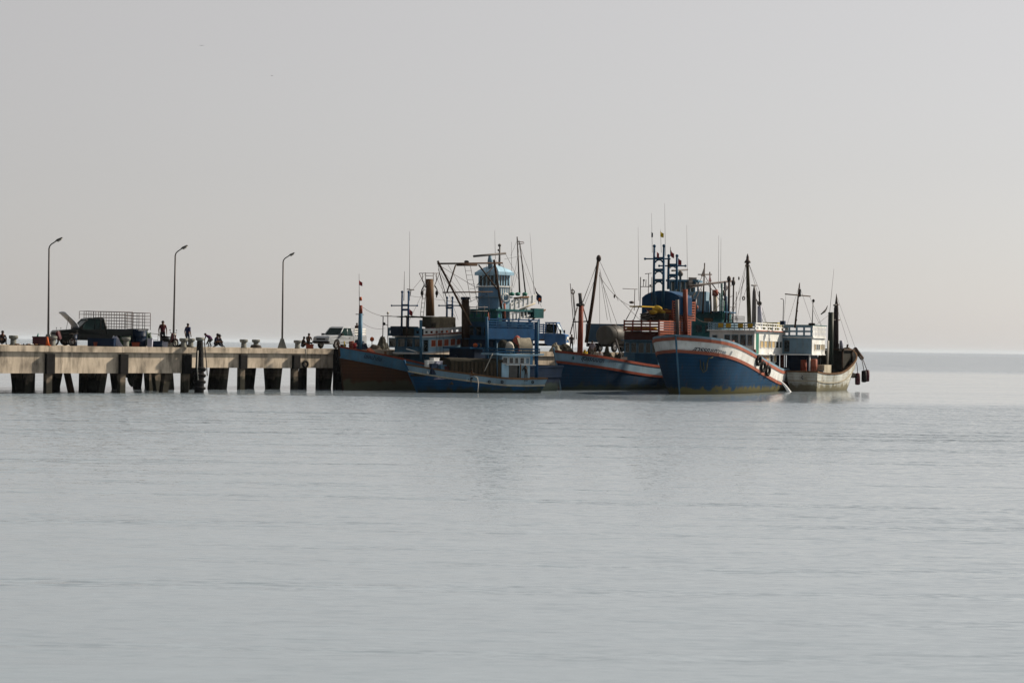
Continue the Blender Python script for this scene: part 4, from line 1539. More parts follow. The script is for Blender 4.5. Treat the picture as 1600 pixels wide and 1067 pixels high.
# ------------------------------------------------------------------ boat: white and blue with red roof racks, bow to the pier
def slat_panel(b, axis, c, u0, u1, z0, z1, rows, mat, parent, cols=2, th=.05):
    """open slatted side of a rack: uprights and single slats"""
    u0, u1 = min(u0, u1), max(u0, u1)
    for k in range(cols + 1):
        u = u0 + (u1 - u0) * k / cols
        if axis == 'x':
            MB().box(u - .07, u + .07, c - th, c, z0, z1).build('upright', mat, parent)
        else:
            MB().box(c - th, c, u - .07, u + .07, z0, z1).build('upright', mat, parent)
    for k in range(rows):
        z = z0 + (z1 - z0) * (k + .5) / rows
        hh = (z1 - z0) / rows * .30
        if axis == 'x':
            MB().box(u0, u1, c + .002, c + th, z - hh, z + hh).build('slat', mat, parent)
        else:
            MB().box(c + .002, c + th, u0, u1, z - hh, z + hh).build('slat', mat, parent)


def boat_rack():
    bow = at(866, 550, 158.2)
    b = Boat('fishing_boat', 'white-railed blue fishing boat with red slatted racks above its deckhouse and a leaning derrick', bow.xy, (-.62, -.785), 20, 4.5,
             [(0, 2.1), (.2, 1.95), (.4, 2.0), (.6, 2.3), (.8, 2.75), (.92, 3.02), (1, 3.2)], .85, 1.0, full=4.2)
    b.hull(bluehull, skyblue, redp, redp, stem=skyblue, rail_h=.2, strake_h=.2)
    F = b.F
    W = 1.85
    xf = F.P(1029, 545, W).x
    xr = xf - 5.0
    z = lambda py: F.P(1029, py, W).z
    yl = F.Q(975, 550, xf).y
    zt = z(533)
    b.box('deckhouse', ltblue, xr, xf, yl, W, 1.2, zt)
    b.windows('y', xf, pairs(ys_of(b, (976, 985, 996, 1008, 1018, 1028), 545, xf), .08), z(552), z(535.5), skyblue, glass)
    b.box('front_board', midblue, xf + .002, xf + .05, yl + 1.2, W - .1, 1.3, z(553))
    b.box('deckhouse_roof', ltblue, xr - .1, xf + .25, yl - .15, W + .15, zt, zt + .09)
    # red racks
    rk = empty('roof_rack', (0, 0, 0))
    rk.parent = b.e
    base = MB().box(xr, xf, yl, W, zt + .09, z(518)).build('rack_box', paint('rack_dark_red', (.07, .018, .014), .7, .5, (.03, .012, .01)), rk)
    slat_panel(b, 'y', xf + .05, yl, W, z(518), z(500), 4, redp, base, 4)
    slat_panel(b, 'x', W + .05, xr, xf, z(530), z(500), 8, coral, base, 3)  # coral in place of red paints the rack's sunlit sides lighter
    slat_panel(b, 'x', W - .3, xr - 1.2, xr + 2.4, z(500), z(468), 8, coral, base, 3)
    slat_panel(b, 'y', xf - 2.4, yl + .8, W - .2, z(500), z(482), 5, redp, base, 3)
    # nets on the rack
    for k in range(7):
        px_, py_ = 985 + k * 6, 515 - (k % 2) * 2
        c_ = F.Q(px_, py_, xf - .5)
        MB().ball((xf - .5, c_.y, z(514)), .35, .35, .14, 8, 5).build('net_fold', yellow, base)
    for k in range(9):
        c_ = F.P(1020 + 4.6 * k, 488 - (k in (1, 2)) * 5, .6)
        MB().ball((c_.x, .6 + .25 * math.sin(k * 2), c_.z), .32, .5, .2 + .08 * (k % 3), 8, 6).build('net_fold', yellow, base)
    MB().box(xr + .4, xf - 1.6, -1.2, 1.3, z(500), z(489)).build('net_bin', tarp_d, base)
    # blue arched canopy
    xc = F.P(1036, 480, .2).x
    yl2, yr2 = F.Q(1003, 470, xc).y, F.Q(1062, 470, xc).y
    zb, zt2, ztop = F.Q(1030, 492, xc).z, F.Q(1030, 465, xc).z, F.Q(1030, 454, xc).z
    rows, n = [], 12
    for x in (xc - 2.0, xc):
        r_ = [(x, yl2, zb)]
        for k in range(n + 1):
            u = k / n
            r_.append((x, yl2 + (yr2 - yl2) * u, zt2 + (ztop - zt2) * math.sin(math.pi * u) ** .7))
        r_.append((x, yr2, zb))
        rows.append(r_)
    mb = MB().grid(rows, False)
    mb.add(rows[1], [tuple(range(len(rows[1])))])
    mb.add(rows[0], [tuple(range(len(rows[0])))])
    mb.build('arched_canopy', deepblue, b.e)
    o, xm = arched_frame(b, 1021, 1036, 387, 484, .0, (404, 422, 438), midblue, .13, (1008, 1046, 404.5))
    fr2 = MB()
    q = [F.Q(p_, 470, xc + .1) for p_ in (1024, 1036)]
    for w in q:
        fr2.box(xc + .02, xc + .14, w.y - .07, w.y + .07, zb, zt2 + .2)
    fr2.build('canopy_frame', ltblue, b.e)
    # side aerials
    for a, c, r_ in (((1000, 478), (1001, 433), .04), ((1018, 470), (1018.5, 433), .03), ((1013, 460), (1013.5, 428), .03), ((1001, 448), (1019, 448), .03), ((1008, 428), (1018, 427), .03), ((973, 451), (996, 452), .025), ((991, 485), (992, 452), .03), ((1005, 448), (1006, 438), .03), ((1009, 448), (1009.5, 437), .03)):
        b.pole('aerial', oldsteel, a, c, r_, -.6)
    for px_, py_ in ((1006, 438), (1016, 446)):
        MB().ball(F.P(px_, py_, -.6), .09, n=7, m=5).build('aerial_lamp', black, b.e)
    MB().ball(F.P(987, 472.5, -.8), .24, .24, .12).build('radar_dome', galv, b.e)
    for a, c in (((978, 500), (989, 480)), ((989, 480), (1010, 479)), ((990, 500), (998, 480)), ((1008, 482), (1022, 500)), ((1022, 482), (1033, 500)), ((1000, 491), (1022, 486)), ((1000, 495), (1024, 490)), ((1000, 499), (1024, 494))):
        b.pole('rail_pipe', galv, a, c, .035, .4)
    b.box('rack_table', yellow, F.P(1014, 479, .3).x, F.P(994, 479, .3).x, -.4, .9, F.P(1000, 480, .3).z, F.P(1000, 478, .3).z)
    for px_, y0, y1, la in ((997, 355, 470, -.5), (1018, 333, 395, -.2), (1038.5, 318, 400, .3), (1073, 352, 445, .9), (1032, 358, 395, 0)):
        b.pole('whip_antenna', oldsteel, (px_ + 1.2, y1), (px_, y0), [.02, .008], la)
    b.flag(1026, 392, .18, .55, scarlet, droop=1.3)
    b.flag(1017.5, 362, .12, .5, navy, droop=1.0)
    b.flag(1031.5, 361, .28, .5, paint('yellow_flag', (.55, .40, .03), .8, .1), droop=.8)
    # exhaust pipes
    b.pole('exhaust_pipe', galv, (1058.5, 528), (1058, 468), .17, W + .15, 10)
    b.pole('exhaust_pipe', redp, (1071, 528), (1070.5, 452), .22, W + .2, 10)
    # red mast and derrick
    mast = b.tube('mast', redp, [F.P(906, 556, 0), F.P(908, 478, 0)], [.24, .20], 10)
    b.tube('mast_head', galv, [F.P(908, 478, 0), F.P(906.5, 464, 0), F.P(906.3, 458, 0)], [.18, .14, .17], 10, mast)
    b.pole('mast_band', black, (902, 476.5), (911, 476.5), .14, parent=mast)
    for a, c in (((902, 480), (893, 514)), ((911, 480), (920, 512)), ((895, 503), (922, 502)), ((893, 514), (891, 522))):
        b.pole('mast_brace', oldsteel, a, c, .05, parent=mast)
    dk = b.tube('derrick', darkwood, [F.P(916, 535, .2), F.P(926, 470, .2), F.P(935, 404, .2)], [.15, .14, .12], 8)
    MB().ball(F.P(935.5, 404, .2), .22, .22, .30).build('derrick_head', oldsteel, dk)
    b.tube('derrick_tip', oldsteel, [F.P(935.5, 404, .2), F.P(936, 398.5, .2)], [.12, .05], 7, dk)
    for a, c in (((935, 405), (911, 472)), ((933, 412), (908, 478)), ((934, 425), (912, 480)), ((937, 425), (937, 530)), ((937, 425), (949, 500)), ((937, 420), (955, 505)), ((937, 430), (966, 512)), ((938, 410), (966, 470)), ((936, 430), (985, 478)), ((960, 460), (1000, 500)), ((1000, 500), (1028, 528))):
        b.line(a, c, .2, .017, .0 if a != (936, 430) else .4)
    MB().ball(F.P(960, 463, .2), .08, .08, .16).build('block', oldsteel, b.e)
    for a, c in (((891, 443), (898, 530)), ((894, 450), (901, 530)), ((896, 457), (899, 490))):
        b.pole('light_pole', oldsteel, a, c, .03, -.6)
    MB().torus(F.P(895, 456, -.6), (.3, 1, .2), .17, .05).build('ring_lamp', galv, b.e)
    # winch by the mast
    mb = MB()
    c_ = F.P(960, 560, .2)
    mb.tube([(c_.x, -1.0, 2.3), (c_.x, 1.0, 2.3)], .38, 12)
    mb.box(c_.x - .5, c_.x + .5, -1.2, -1.0, 1.5, 2.8)
    mb.box(c_.x - .5, c_.x + .5, 1.0, 1.2, 1.5, 2.8)
    mb.build('winch', oldsteel, b.e)
    b.pole('leaning_bar', galv, (973, 566), (962, 530), .07, 1.0)
    # deck load between mast and deckhouse
    for k, (px_, la, rx_, rz_, mt, lab) in enumerate(((922, -.6, .9, .8, netm, 'black net heap at the foot of the red mast'), (949, .3, 1.0, .9, tarp_d, 'brown net heap between the derrick and the winch'),
                                                      (968, -.7, .8, 1.1, netm, 'dark net heap before the blue deckhouse with red racks'), (914, .7, .5, .5, yellow, 'small yellow net heap beside the red mast'))):
        q_ = F.P(px_, 556, la)
        zz_ = b.zs(b.t_of(q_.x, 2.0)) - b.bul + .05
        tag(heap('net_heap', mt, tuple(F.world(q_.x, la, zz_)), rx_, .7, rz_ + .75, 12, 30 + k), lab, 'net')
    # bulwark emblem and name
    b.text('สุวรรณนาวา', 907, 562, 1.3, .50, ink, name='bow_name')
    b.text('๒๒  ๓๓', 950, 568, 1.9, .44, ink_pale, name='bow_number')
    MB().ball(b.hit(896, 559), .14, .05, .16, 8, 6).build('bow_rosette', teal, b.e)
    return b


BR = boat_rack()


# ------------------------------------------------------------------ boat: big one with weedy blue hull and white cabin, bow to the camera
def boat_white():
    bow = at(1056, 540, 149.6)
    b = Boat('fishing_boat', 'big fishing boat with weedy blue hull, white upper cabin and tyres hung on its side', bow.xy, (-.395, -.919), 26.0, 6.8,
             [(0, 1.72), (.15, 1.62), (.32, 1.85), (.5, 2.5), (.7, 3.35), (.87, 4.0), (1, 4.35)], .95, 1.1, tr=.70, full=8.0)
    b.hull(bluehull2, white, coral, coral, stem=ltblue, rail_h=.24, strake_h=.24)
    b.strip('bulwark_cap', skyblue, .15, .34, .0)
    F = b.F
    W = 1.95
    xf = F.P(1179, 525, W).x
    xr = F.P(1228, 545, W).x
    yl = F.Q(1109, 525, xf).y
    yl = max(yl, -W - .4)
    z = lambda py: F.P(1179, py, W).z
    zfl = z(553)
    zro = z(517.5)
    x_low = F.P(1213, 560, W).x
    b.box('upper_cabin', white, xr + .2, xf, yl, W, zfl, zro)
    b.box('lower_cabin', white, x_low, xf - .3, yl + .1, W - .1, 1.2, zfl - .07)
    b.box('upper_floor', white, xr - .15, xf + .05, yl - .1, W + .22, zfl - .07, zfl)
    b.box('roof', white, xr - .1, xf + .22, yl - .2, W + .2, zro, zro + .1)
    b.box('roof_trim', coral, xr - .1, xf + .23, W + .205, W + .24, zro + .02, zro + .1)
    zside = lambda py: F.P(1205, py, W).z
    b.windows('x', W, pairs(xs_of(b, (1187, 1193, 1199, 1205, 1211, 1217, 1222, 1227), 537, W), .10), zside(544), zside(532.5), white, [amber, amber, amber, glass])
    b.windows('x', W - .1, pairs(xs_of(b, (1183.5, 1190, 1196, 1202, 1208, 1213), 560, W - .1), .10), zside(566), zside(555), white, [amber, amber, glass])
    b.windows('y', xf, pairs(ys_of(b, (1131, 1142, 1155, 1167, 1177), 530, xf), .08), z(540), z(523), skyblue, glass)
    b.windows('y', xf, pairs(ys_of(b, (1112, 1122), 530, xf), .1), z(540), z(524), skyblue, glass)
    b.box('doorway', green, F.P(1181, 540, W).x, F.P(1185.5, 540, W).x, W - .02, W + .012, zfl, zro - .15)
    # roof rail, lattice on the lit side
    zr = zro + .1
    rh = z(504) - zr
    mb = MB()
    xs = [xf + .1 + (xr - xf - .2) * k / 14 for k in range(15)]
    for k in range(14):
        x0, x1 = xs[k], xs[k + 1]
        for (u0, u1) in ((0, .14), (.43, .60), (.84, 1.0)):
            mb.box(x0, x1, W + .10, W + .15, zr + rh * u0, zr + rh * u1)
        mb.box(x0 - .07, x0 + .07, W + .08, W + .099, zr, zr + rh)
        if k % 3 == 1:
            mb.box(x0, x1, W + .10, W + .15, zr + rh * .14, zr + rh * .43)
    mb.build('railing', white, b.e)
    b.railing('railing', skyblue, [(xf + .12, yl - .1, zr), (xf + .12, W + .06, zr)], rh, 3, .45, .04, .12)
    b.railing('railing', skyblue, [(xf + .12, yl - .1, zr), (xr, yl - .1, zr)], rh, 3, .6, .035, .1)
    for px_ in (1126, 1138, 1157, 1172):
        y = F.Q(px_, 508, xf + .2).y
        b.box('name_board', yellow, xf + .16, xf + .2, y - .22, y + .22, zr + .2, zr + .55)
    b.box('roof_locker', paint('yellow_cover', (.42, .36, .10), .8, .4), xr + .3, xr + 2.2, .4, W - .2, zr, zr + rh + .15)
    # stern shelter
    b.pole('stern_pillar', redp, (1222, 585), (1222, 554), .19, W - .3, 10)
    b.pole('stern_pillar', galv, (1227, 578), (1227, 552), .06, W)
    b.box('stern_bulkhead', navy, xr + .3, xr + .5, -W + .2, W - .5, 1.0, zfl - .08)
    # mast, pipes
    mast = b.tube('mast', paint('mast_olive', (.06, .055, .03), .7, .5), [F.P(1171, 508, 0), F.P(1169, 450, 0), F.P(1168, 408, 0)], [.19, .17, .13], 9)
    mb = MB()
    mb.lathe(F.P(1168, 410, 0), [(.12, -.1), (.30, -.02), (.20, .15), (.13, .25), (.11, .5), (.03, .75)], 10)
    mb.ball(F.P(1167.5, 415, 0), .2, .2, .12)
    mb.build('mast_head', oldsteel, mast)
    b.tube('exhaust_pipe', galv, [F.P(1178, 508, .8), F.P(1178.5, 472, .8), F.P(1178.5, 456, .8), F.P(1178.5, 445, .8)], [.2, .19, .15, .03], 10)
    b.pole('pipe_collar', galv, (1174.5, 446), (1182, 446), .06, .8)
    b.tube('exhaust_pipe', plastic_w, [F.P(1187, 512, .5), F.P(1187, 478, .5)], [.22, .2], 10)
    b.pole('pipe_stack', black, (1187, 478), (1186.5, 455), .07, .5)
    MB().ball(F.P(1186.5, 474, .5), .22, .22, .2).build('pipe_bulb', black, b.e)
    b.line((1180, 465), (1187, 478), .6, .05, 0, 'brace', oldsteel)
    for a, c in (((1166, 410), (1143, 500)), ((1166, 412), (1151, 505)), ((1166, 414), (1155, 470)), ((1170, 412), (1187, 455)), ((1170, 412), (1200, 512)), ((1187, 478), (1199, 512)), ((1160, 470), (1168, 445)), ((1166, 432), (1136, 500)), ((1188, 490), (1195, 512))):
        b.line(a, c, 0, .016)
    MB().torus(F.P(1162, 466, 0), (.4, 1, 0), .15, .05).build('ring_buoy', galv, b.e)
    MB().ball(F.P(1154.5, 435, 0), .07, .07, .16).build('block', oldsteel, b.e)
    b.pole('light_post', oldsteel, (1150, 500), (1150.5, 456), .03, -.4)
    b.railing('pulpit_rail', galv, [F.P(1142, 503, -1), F.P(1163, 503, -1)], .5, 2, .35, .02)
    # deck fittings
    b.tube('winch_post', redp, [F.P(1143.5, 552, .6), F.P(1143.5, 532, .6)], [.24, .22], 10)
    b.tube('bitt', redp, [F.P(1195, 575, W), F.P(1195, 559, W)], [.15, .15], 9)
    b.tube('bitt', redp, [F.P(1179.5, 560, W + .2), F.P(1179.5, 546, W + .2)], [.12, .12], 9)
    b.pole('davit', wood, (1180, 566), (1177, 553), .10, W + .35)
    c_ = F.P(1085, 527, .2)
    tag(heap('net_heap', tarp_d, tuple(F.world(c_.x, 0, F.P(1085, 534, 0).z - .2)), 1.2, .8, .45, 14, 5), 'brown heap of net on the high foredeck of the big boat', 'net')
    # name, number, emblem
    b.text('สุวรรณนาวา', 1080, 549, 1.6, .58, ink, name='bow_name')
    b.text('๒๒', 1126, 553, 2.2, .5, ink_pale, name='bow_number')
    b.text('ส', 1139, 555, 2.2, .62, ink_pale, name='bow_mark')
    mb = MB()
    for path in ([(1094, 562), (1095, 575), (1099, 582), (1104, 578), (1105, 566)], [(1105, 566), (1107, 560), (1114, 558)], [(1099, 566), (1100, 578)]):
        pts = []
        for px_, py_ in path:
            pts.append(b.hit(px_, py_, 1, .0))
        mb.tube(pts, .05, 5)
    mb.build('painted_emblem', mark_y, b.e)
    # pump water falling from the stern quarter
    p0 = b.hit(1214, 594)
    pts = [p0 + Vector((-.18 * k, .12 * k, -.02 * k - .021 * k * k)) for k in range(8)]
    mb = MB()
    mb.tube(pts, [.03, .05, .07, .08, .10, .12, .15, .2], 7)
    for k in range(9):
        mb.ball(pts[-1] + Vector((random.uniform(-.35, .35), random.uniform(-.3, .4), -.15)), .09, .09, .07, 6, 4)
    mb.build('water_jet', foam, b.e)
    # tyres along the side
    for px_, py_, lab in ((1183, 563, 'black tyre fender hung highest on the weedy blue hull, nearest its white cabin door'),
                          (1190, 573, 'black tyre fender hung in the middle of three on the weedy blue hull'),
                          (1197.5, 579, 'black tyre fender hung lowest and furthest aft of three on the weedy blue hull')):
        g = b.hit(px_, py_)
        q = b.side(g.x, g.z, 1, .13)
        e_ = empty('tyre_fender', F.world(*q), F.rz, lab, 'tyre', 'tyre fenders hung on the big boat')
        MB().torus((0, 0, 0), (0.15, 1, -.1), .36, .13, 20, 8).build('tyre', black, e_)
        top = b.side(g.x + .1, b.zs(b.t_of(g.x, 2)) + .12, 1, .05) - q
        MB().tube([(0, 0, .36), (top.x * .5, top.y * .5 + .05, top.z * .6), tuple(top)], .03, 6).build('rope', rope_m, e_)
    for k, (px_, la, rx_, rz_, mt, lab) in enumerate(((1120, .2, 1.0, .7, netm, 'black net heap before the white cabin of the big boat'), (1220, -.5, .7, .9, netm, 'dark net heap under the stern shelter of the big boat'))):
        q_ = F.P(px_, 545, la)
        zz_ = b.zs(b.t_of(q_.x, 2.0)) - b.bul + .05
        tag(heap('net_heap', mt, tuple(F.world(q_.x, la, zz_)), rx_, .7, rz_, 12, 40 + k), lab, 'net')
    return b


BW = boat_white()


# ------------------------------------------------------------------ boat: white stern, far right
def boat_stern():
    beta = R(25)
    d = (math.sin(beta), math.cos(beta))
    st_ = at(1255, 600, 169.5)
    L = 14.5
    bow = (st_.x + d[0] * L, st_.y + d[1] * L)
    b = Boat('fishing_boat', 'worn white fishing boat seen from its stern, with two dark funnels and net heaped forward', bow, d, L, 4.3,
             [(0, 1.72), (.15, 1.55), (.35, 1.6), (.55, 1.95), (.75, 2.7), (.9, 3.4), (1, 3.9)], .8, 1.6, tr=.66, full=4.0)
    b.hull(whitehull, whitehull, wood, cream, stem=darkwood, rail_h=.14, strake_h=.10)
    F = b.F
    W = 1.5
    xr = -L / 2 + .6
    z = lambda py: F.Q(1250, py, xr).z
    yl, yr = F.Q(1222, 540, xr).y, F.Q(1268, 540, xr).y
    xf = F.P(1288, 540, yr).x
    xf = min(xf, xr + 4.2)
    zfl, zro, zra = z(553), z(528), z(509)
    b.box('upper_cabin', skyblue, xr, xf, yr, yl, zfl, zro)
    b.box('upper_floor', white, xr - .12, xf, yr - .12, yl + .1, zfl - .08, zfl)
    b.box('roof', white, xr - .12, xf, yr - .2, yl + .15, zro, zro + .09)
    b.box('side_panel', white, xr, xf, yr - .05, yr - .002, zfl, zro)
    xs = xs_of(b, (1271, 1274, 1277, 1280, 1283, 1286, 1288), 540, yr)
    b.windows('x', yr - .05, pairs(xs, .1), z(547), z(537), white, [amber, glass], sg=-1)
    # rails with openings
    rh = zra - zro - .09
    mb = MB()
    n = 4
    for k in range(n):
        y0, y1 = yr + (yl - yr) * k / n, yr + (yl - yr) * (k + 1) / n
        for (u0, u1) in ((0, .16), (.42, .58), (.84, 1)):
            mb.box(xr - .08, xr - .03, y0, y1, zro + .09 + rh * u0, zro + .09 + rh * u1)
        mb.box(xr - .10, xr - .081, y0 - .09, y0 + .09, zro + .09, zra)
    mb.build('railing', skyblue, b.e)
    mb = MB()
    for k in range(9):
        x0, x1 = xr + (xf - xr) * k / 9, xr + (xf - xr) * (k + 1) / 9
        for (u0, u1) in ((0, .16), (.42, .58), (.84, 1)):
            mb.box(x0, x1, yr - .12, yr - .07, zro + .09 + rh * u0, zro + .09 + rh * u1)
        mb.box(x0 - .09, x0 + .09, yr - .14, yr - .121, zro + .09, zra)
    mb.build('railing', white, b.e)
    b.box('roof_canopy', teal, xr, xf + .5, yr - .1, yl, zra + .02, zra + .09)
    b.windows('y', xr, [(yl - .75, yl - .15)], zfl + .1, zro - .15, skyblue, glass, sg=-1)
    # dark stern deck with posts
    b.box('engine_casing', navy, xr + .8, xf - .4, yr + .5, yl - .2, .9, zfl - .1)
    for px_, la in ((1265, yr - .02),):
        q = F.Q(px_, 570, xr)
        b.tube('stern_post', white, [(xr, q.y, 1.0), (xr, q.y, zfl - .1)], .06, 7)
    for px_, w_, m_, lab in ((1271.5, .30, coral, 'tall coral drum under the shelter of the white stern boat'), (1255.5, .28, redp, 'dark red drum in the shade under the white stern boat cabin')):
        q = F.Q(px_, 578, xr + .4)
        zt_ = F.Q(px_, 561 if px_ > 1260 else 562, xr + .4).z
        o = empty('drum', F.world(xr + .4, q.y, .8), 0, lab, 'drum')
        MB().lathe((0, 0, 0), [(w_, 0), (w_, .3), (w_ * 1.05, .32), (w_, .34), (w_, (zt_ - .8) * .66), (w_ * 1.05, (zt_ - .8) * .68), (w_, (zt_ - .8) * .7), (w_, zt_ - .85), (w_ * .8, zt_ - .8)], 14).build('barrel', m_, o)
    # funnels
    b.tube('funnel', paint('funnel_green', (.02, .035, .03), .55, .5), [F.P(1297, 570, -.6), F.P(1298.5, 488, -.6)], [.27, .26], 12)
    b.tube('funnel', paint('funnel_maroon', (.03, .02, .022), .55, .5), [F.P(1306, 566, .4), F.P(1306.5, 482, .4), F.P(1307, 476, .4), F.P(1307, 459, .4)], [.28, .22, .16, .02], 12)
    b.pole('funnel_bar', oldsteel, (1298, 500), (1312, 500), .06, .4)
    b.pole('funnel_collar', galv, (1303, 477), (1310, 476), .08, .4)
    b.pole('stay_pipe', rope_w, (1293, 572), (1294, 532), .09, -1.0)
    mb = MB().tube([F.P(1283, 491, -.6), F.P(1288, 487, -.6), F.P(1291, 483, -.6), F.P(1293, 478, -.6)], [.05, .1, .06, .03], 6)
    mb.build('horn', black, b.e)
    b.pole('whip_antenna', oldsteel, (1296, 492), (1303, 420), [.022, .01], -.3)
    # T mast and lamps
    tm = b.tube('mast', darkwood, [F.P(1242, 512, .3), F.P(1249, 446, .3), F.P(1249.5, 442, .3)], [.09, .06, .03], 7)
    b.tube('yardarm', darkwood, [F.P(1227, 459.5, .3), F.P(1266, 463, .3)], .05, 6, tm)
    b.flag(1248, 451, .22, .75, black, .3, droop=.5)
    for py_ in (473, 486, 500):
        MB().ball(F.P(1244 + (486 - py_) * .09 + 1.5, py_, .3), .08, .08, .1, 7, 5).build('mast_fitting', black, tm)
    b.tube('lamp_post', galv, [F.P(1223, 512, .8), F.P(1224.5, 470, .8), F.P(1223, 467, .8), F.P(1220, 467, .8)], .035, 6)
    b.box('post_box', navy, F.P(1223, 510, .8).x - .2, F.P(1223, 510, .8).x + .2, .6, 1.0, zra, zra + .35)
    b.pole('lamp_post', galv, (1269, 508), (1270.5, 472), .04, -.9)
    MB().ball(F.P(1271, 470, -.9), .12, .12, .15).build('lamp', black, b.e)
    MB().lathe(F.P(1268.5, 506.5, -.9), [(.05, -.12), (.3, -.08), (.3, .08), (.05, .12)], 10).build('radar_dome', black, b.e)
    b.line((1271, 485), (1285, 510), -.9, .012, .2)
    for a, c in (((1249, 446), (1229, 510)), ((1249, 446), (1270, 508)), ((1228, 460), (1224, 508)), ((1265, 463), (1285, 512)), ((1307, 462), (1338, 548)), ((1307, 478), (1328, 546)), ((1298, 490), (1272, 510))):
        b.line(a, c, .2, .012)
    for k, (px_, la, w_, h_, mt, lab) in enumerate(((1283, -1.2, .3, .8, plastic_b, 'dark blue plastic drum on the after deck of the worn white boat'), (1289, -.5, .35, .9, wood, 'brown wooden cask near the funnels of the worn white boat'))):
        q_ = F.P(px_, 582, la)
        o = empty('drum', F.world(q_.x, la, 1.0), 0, lab, 'drum')
        MB().lathe((0, 0, 0), [(w_, 0), (w_ * 1.06, h_ * .5), (w_, h_), (w_ * .8, h_ + .02)], 14).build('barrel', mt, o)
    # forward shelter
    xs0, xs1 = F.P(1312, 560, -.9).x, F.P(1338, 550, -.9).x
    zz = F.P(1322, 546, -.9).z
    b.box('fore_shelter', darkwood, xs0, min(xs1, L / 2 - 2.0), -1.3, 1.3, zz - .08, zz + .06)
    for x in (xs0 + .2, min(xs1, L / 2 - 2.0) - .3):
        for y in (-1.1, 1.1):
            b.tube('shelter_post', darkwood, [(x, y, 1.2), (x, y, zz - .08)], .08, 6)
    b.box('shelter_wall', netm, xs0 + .4, min(xs1, L / 2 - 2.2), -1.0, 1.0, 1.3, zz - .1)
    b.pole('fore_pipe', plastic_w, (1314.5, 546), (1314.5, 532), .18, 0)
    b.pole('fore_pipe', black, (1308, 546), (1308, 537), .2, .3)
    c_ = F.P(1316, 580, -.9)
    tag(heap('net_heap', netm, tuple(F.world(c_.x, -.3, 1.15)), 1.9, 1.1, 1.1, 26, 21), 'black heap of fishing net on the deck of the worn white boat', 'net')
    b.box('deck_box', cream, F.P(1281, 580, -1.1).x, F.P(1292, 580, -1.1).x, -1.5, -.7, .9, F.P(1286, 570, -1.1).z)
    b.pole('bow_rail_roll', darkwood, (1336, 545), (1347, 560), .2, (-.6, -.9))
    # fenders over the bow quarter
    for px_, py_, lt, lab, mt in ((1340, 592, -2.15, 'worn maroon cylinder fender flat against the white bow quarter', maroon), (1350, 588, -2.55, 'dark cylinder fender hanging clear of the white bow on a chain', black), (1354.5, 587, -2.7, 'maroon cylinder fender hanging outermost beside the dark one', maroon)):
        g = F.P(px_, py_, lt)
        e_ = empty('cylinder_fender', F.world(*g), F.rz, lab, 'fender', 'cylinder fenders hung at the worn white bow')
        MB().lathe((0, 0, -.55), [(.12, 0), (.24, .06), (.25, .5), (.24, 1.04), (.12, 1.1)], 12).build('cylinder', mt, e_)
        t_ = F.P(1343 if px_ > 1345 else 1338, 556 if px_ > 1345 else 566, -1.75) - g
        MB().tube([(0, 0, .5), (t_.x * .6, t_.y * .5, t_.z * .75), tuple(t_)], .035, 6).build('chain', oldsteel, e_)
    b.text('๓', 1252, 590, 0.0, .3, ink, name='stern_mark') if False else None
    mb = MB()
    xt = b.xx(0, 1.2)
    mb.tube([(xt - .03, -.1, 1.05), (xt - .03, .05, 1.2), (xt - .03, -.05, 1.35), (xt - .03, .1, 1.45)], .04, 5)
    mb.build('stern_mark', ink, b.e)
    return b


BE = boat_stern()


